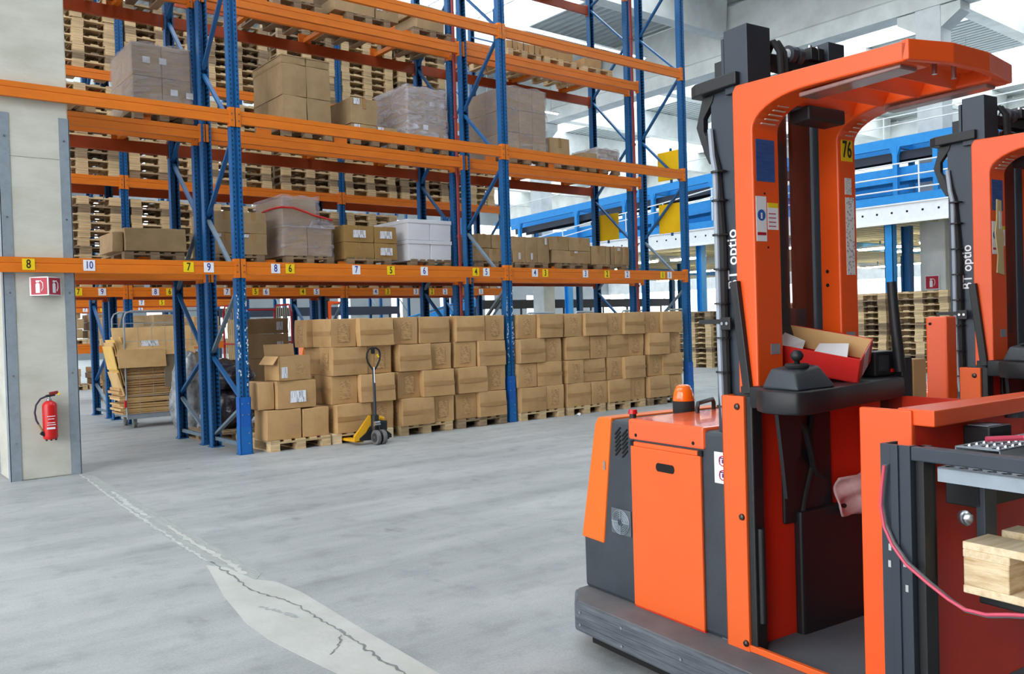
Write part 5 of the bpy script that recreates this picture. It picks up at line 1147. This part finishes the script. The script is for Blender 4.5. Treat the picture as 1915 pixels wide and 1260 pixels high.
# fork pallet: boards run towards the fork tips
fpal = pallet(0, 0, .632, 'fresh light wood pallet carried on the forks, cut by the right edge of the frame', .80, 1.0, .134, WOOD_N, True, woodb=WOOD_E, bev=.002)
fpal.location = tloc(1.575+.5, .10+.40, .602); fpal.rotation_euler = (0, 0, TROT-PI/2)
for ch in fpal.children: ch.location.z += 0
# things inside the cab
rb = thing('red_carton_tray', 'open red carton with a taped label lying on the truck console', 'box', tloc(.775, .445, 1.13), TROT+.52)
rb.rotation_euler = (0, -.0, TROT+.42)
b = MB(); Lx, Wy, Hz, th = .44, .19, .088, .004
b.box(-Lx/2,-Wy/2,0,Lx/2,-Wy/2+th,Hz).box(-Lx/2,Wy/2-th,0,Lx/2,Wy/2,Hz).box(-Lx/2,-Wy/2,0,-Lx/2+th,Wy/2,Hz).box(Lx/2-th,-Wy/2,0,Lx/2,Wy/2,Hz).box(-Lx/2,-Wy/2,0,Lx/2,Wy/2,th).obj('tray', REDC, rb)
b = MB(); e = .0008; b.box(-Lx/2+th,-Wy/2+th,Hz*.1,Lx/2-th,-Wy/2+th+e,Hz-.001).box(-Lx/2+th,Wy/2-th-e,Hz*.1,Lx/2-th,Wy/2-th,Hz-.001).box(Lx/2-th-e,-Wy/2+th,Hz*.1,Lx/2-th,Wy/2-th,Hz-.001); b.obj('kraft_lining', KRAFT_L, rb)
MB().box(Lx/2,-.035,.005,Lx/2+.001,.045,Hz+.001).obj('taped_label', FORM, rb)
b = MB(); b.add([(-.1,-.06,.03),(.02,-.07,.06),(.0,.06,.05),(-.12,.05,.085)], [(0,1,2),(0,2,3)]); b.add([(.04,-.06,.03),(.17,-.06,.06),(.15,.05,.075),(.05,.06,.05)], [(0,1,2),(0,2,3)]); b.obj('crumpled_papers', STICK, rb)
MB().box(-.16,-.05,.07,-.14,.06,.072).obj('paper_edge', STICK, rb)
rb.rotation_euler = (.36, .20, TROT+.46); rb.location = tloc(.795, .44, 1.175)
cb = MB().box(-.03,-.04,0,.03,.04,.16).obj('small_carton', KRAFT, None, bevel=.003, loc=tloc(.93, .905, 1.0), rot=(0,0,TROT)); tag(cb, 'small brown carton piece at the far end of the truck console', 'carton')
bm = bmesh.new(); bmesh.ops.create_grid(bm, x_segments=16, y_segments=16, size=.5)
for v in bm.verts: v.co = Vector((.022*math.sin(v.co.x*5+v.co.y*4)+.008*math.sin(v.co.y*9-v.co.x*6), v.co.x*.17+.01*math.sin(v.co.y*6), v.co.y*.15*(1+.25*v.co.x)))
for f in bm.faces: f.smooth = True
me = bpy.data.meshes.new('cloth'); bm.to_mesh(me); bm.free(); me.materials.append(mat('pinkish_cloth', (206, 172, 172), .9, nscale=9, rgb2=(180,140,142), bump=.3)); sd = None
cl2 = link('cleaning_cloth', me, None, tloc(.845, .665, .672), (0, 0, TROT)); md = cl2.modifiers.new('s', 'SOLIDIFY'); md.thickness = .006; tag(cl2, 'crumpled pinkish cloth hanging at the back of the truck cab', 'cloth')
# second truck's hanging card, orange upright cover
gl = MB(); gl.prism([(.0,.0),(.06,-.01),(.055,.10),(.065,.16),(.045,.22),(.045,.33),(.01,.335),(.005,.24),(-.01,.18),(.01,.08)], 0, .006, 'x'); g2 = gl.obj('hanging_card', mat('pale_card', (196,178,130), .8, var=.1), ROOT2, (.858, .19, 1.50))
MB().box(.0065,.02,.20,.0085,.04,.28).obj('card_print', FORM, g2)
oc = thing('orange_upright_cover', 'tall orange steel cover standing between the two order pickers', 'machine cover', tloc(.70, 1.44, 0), TROT+.1)
MB().box(-.03,-.03,.90,.06,.06,1.31).obj('cover_shell', TRK, oc, bevel=.008); MB().box(-.03,-.03,0,.06,.06,.90).obj('cover_foot', DGREY, oc)
for z in (1.28, .93): MB().cyl((-.01,-.031,z), (-.01,-.034,z), .006, n=8).obj('drilled_hole', DARK, oc)
# third picker far behind, over the cartons
def copy_truck(src, loc, rz, label):
    c = copy_tree(src); c.location = loc; c.rotation_euler = (0,0,rz); c['label'] = label; return c
copy_truck(ROOT2, (7.2, 13.5, 0), 0, 'distant order picker seen through the rack above the carton stacks')

for i in range(5):
    MB().tube([(-.05+i*.03, -.08+i*.02, .95), (.10, -.12+i*.05, .975+.008*i), (.28, .0+i*.03, .965+.01*i), (.50, -.05+i*.04, .96)], .009, 6).obj('hydraulic_hose', RUB, ROOT2, smooth=True)
# more steelwork and conveyors seen between the rack posts far behind
conveyor('blue conveyor line crossing behind the third row at the aisle end', [(0,1.45),(8,1.45)], 7.5, .7, .16, floor=0, dirn='x', Y0=12.6)
conveyor('dark conveyor line behind the middle bay, high on blue legs', [(0,1.95),(7,1.95)], 7.0, .7, .30, m=mat('dark_conveyor', (40, 46, 60), .5), floor=0, dirn='x', Y0=20)
for i in range(7):
    frame(6.2+i*2.1, 22+(i % 2)*1.2, 22.96+(i % 2)*1.2, f'very distant blue rack frame, {ORD[i]} from left behind the conveyors')
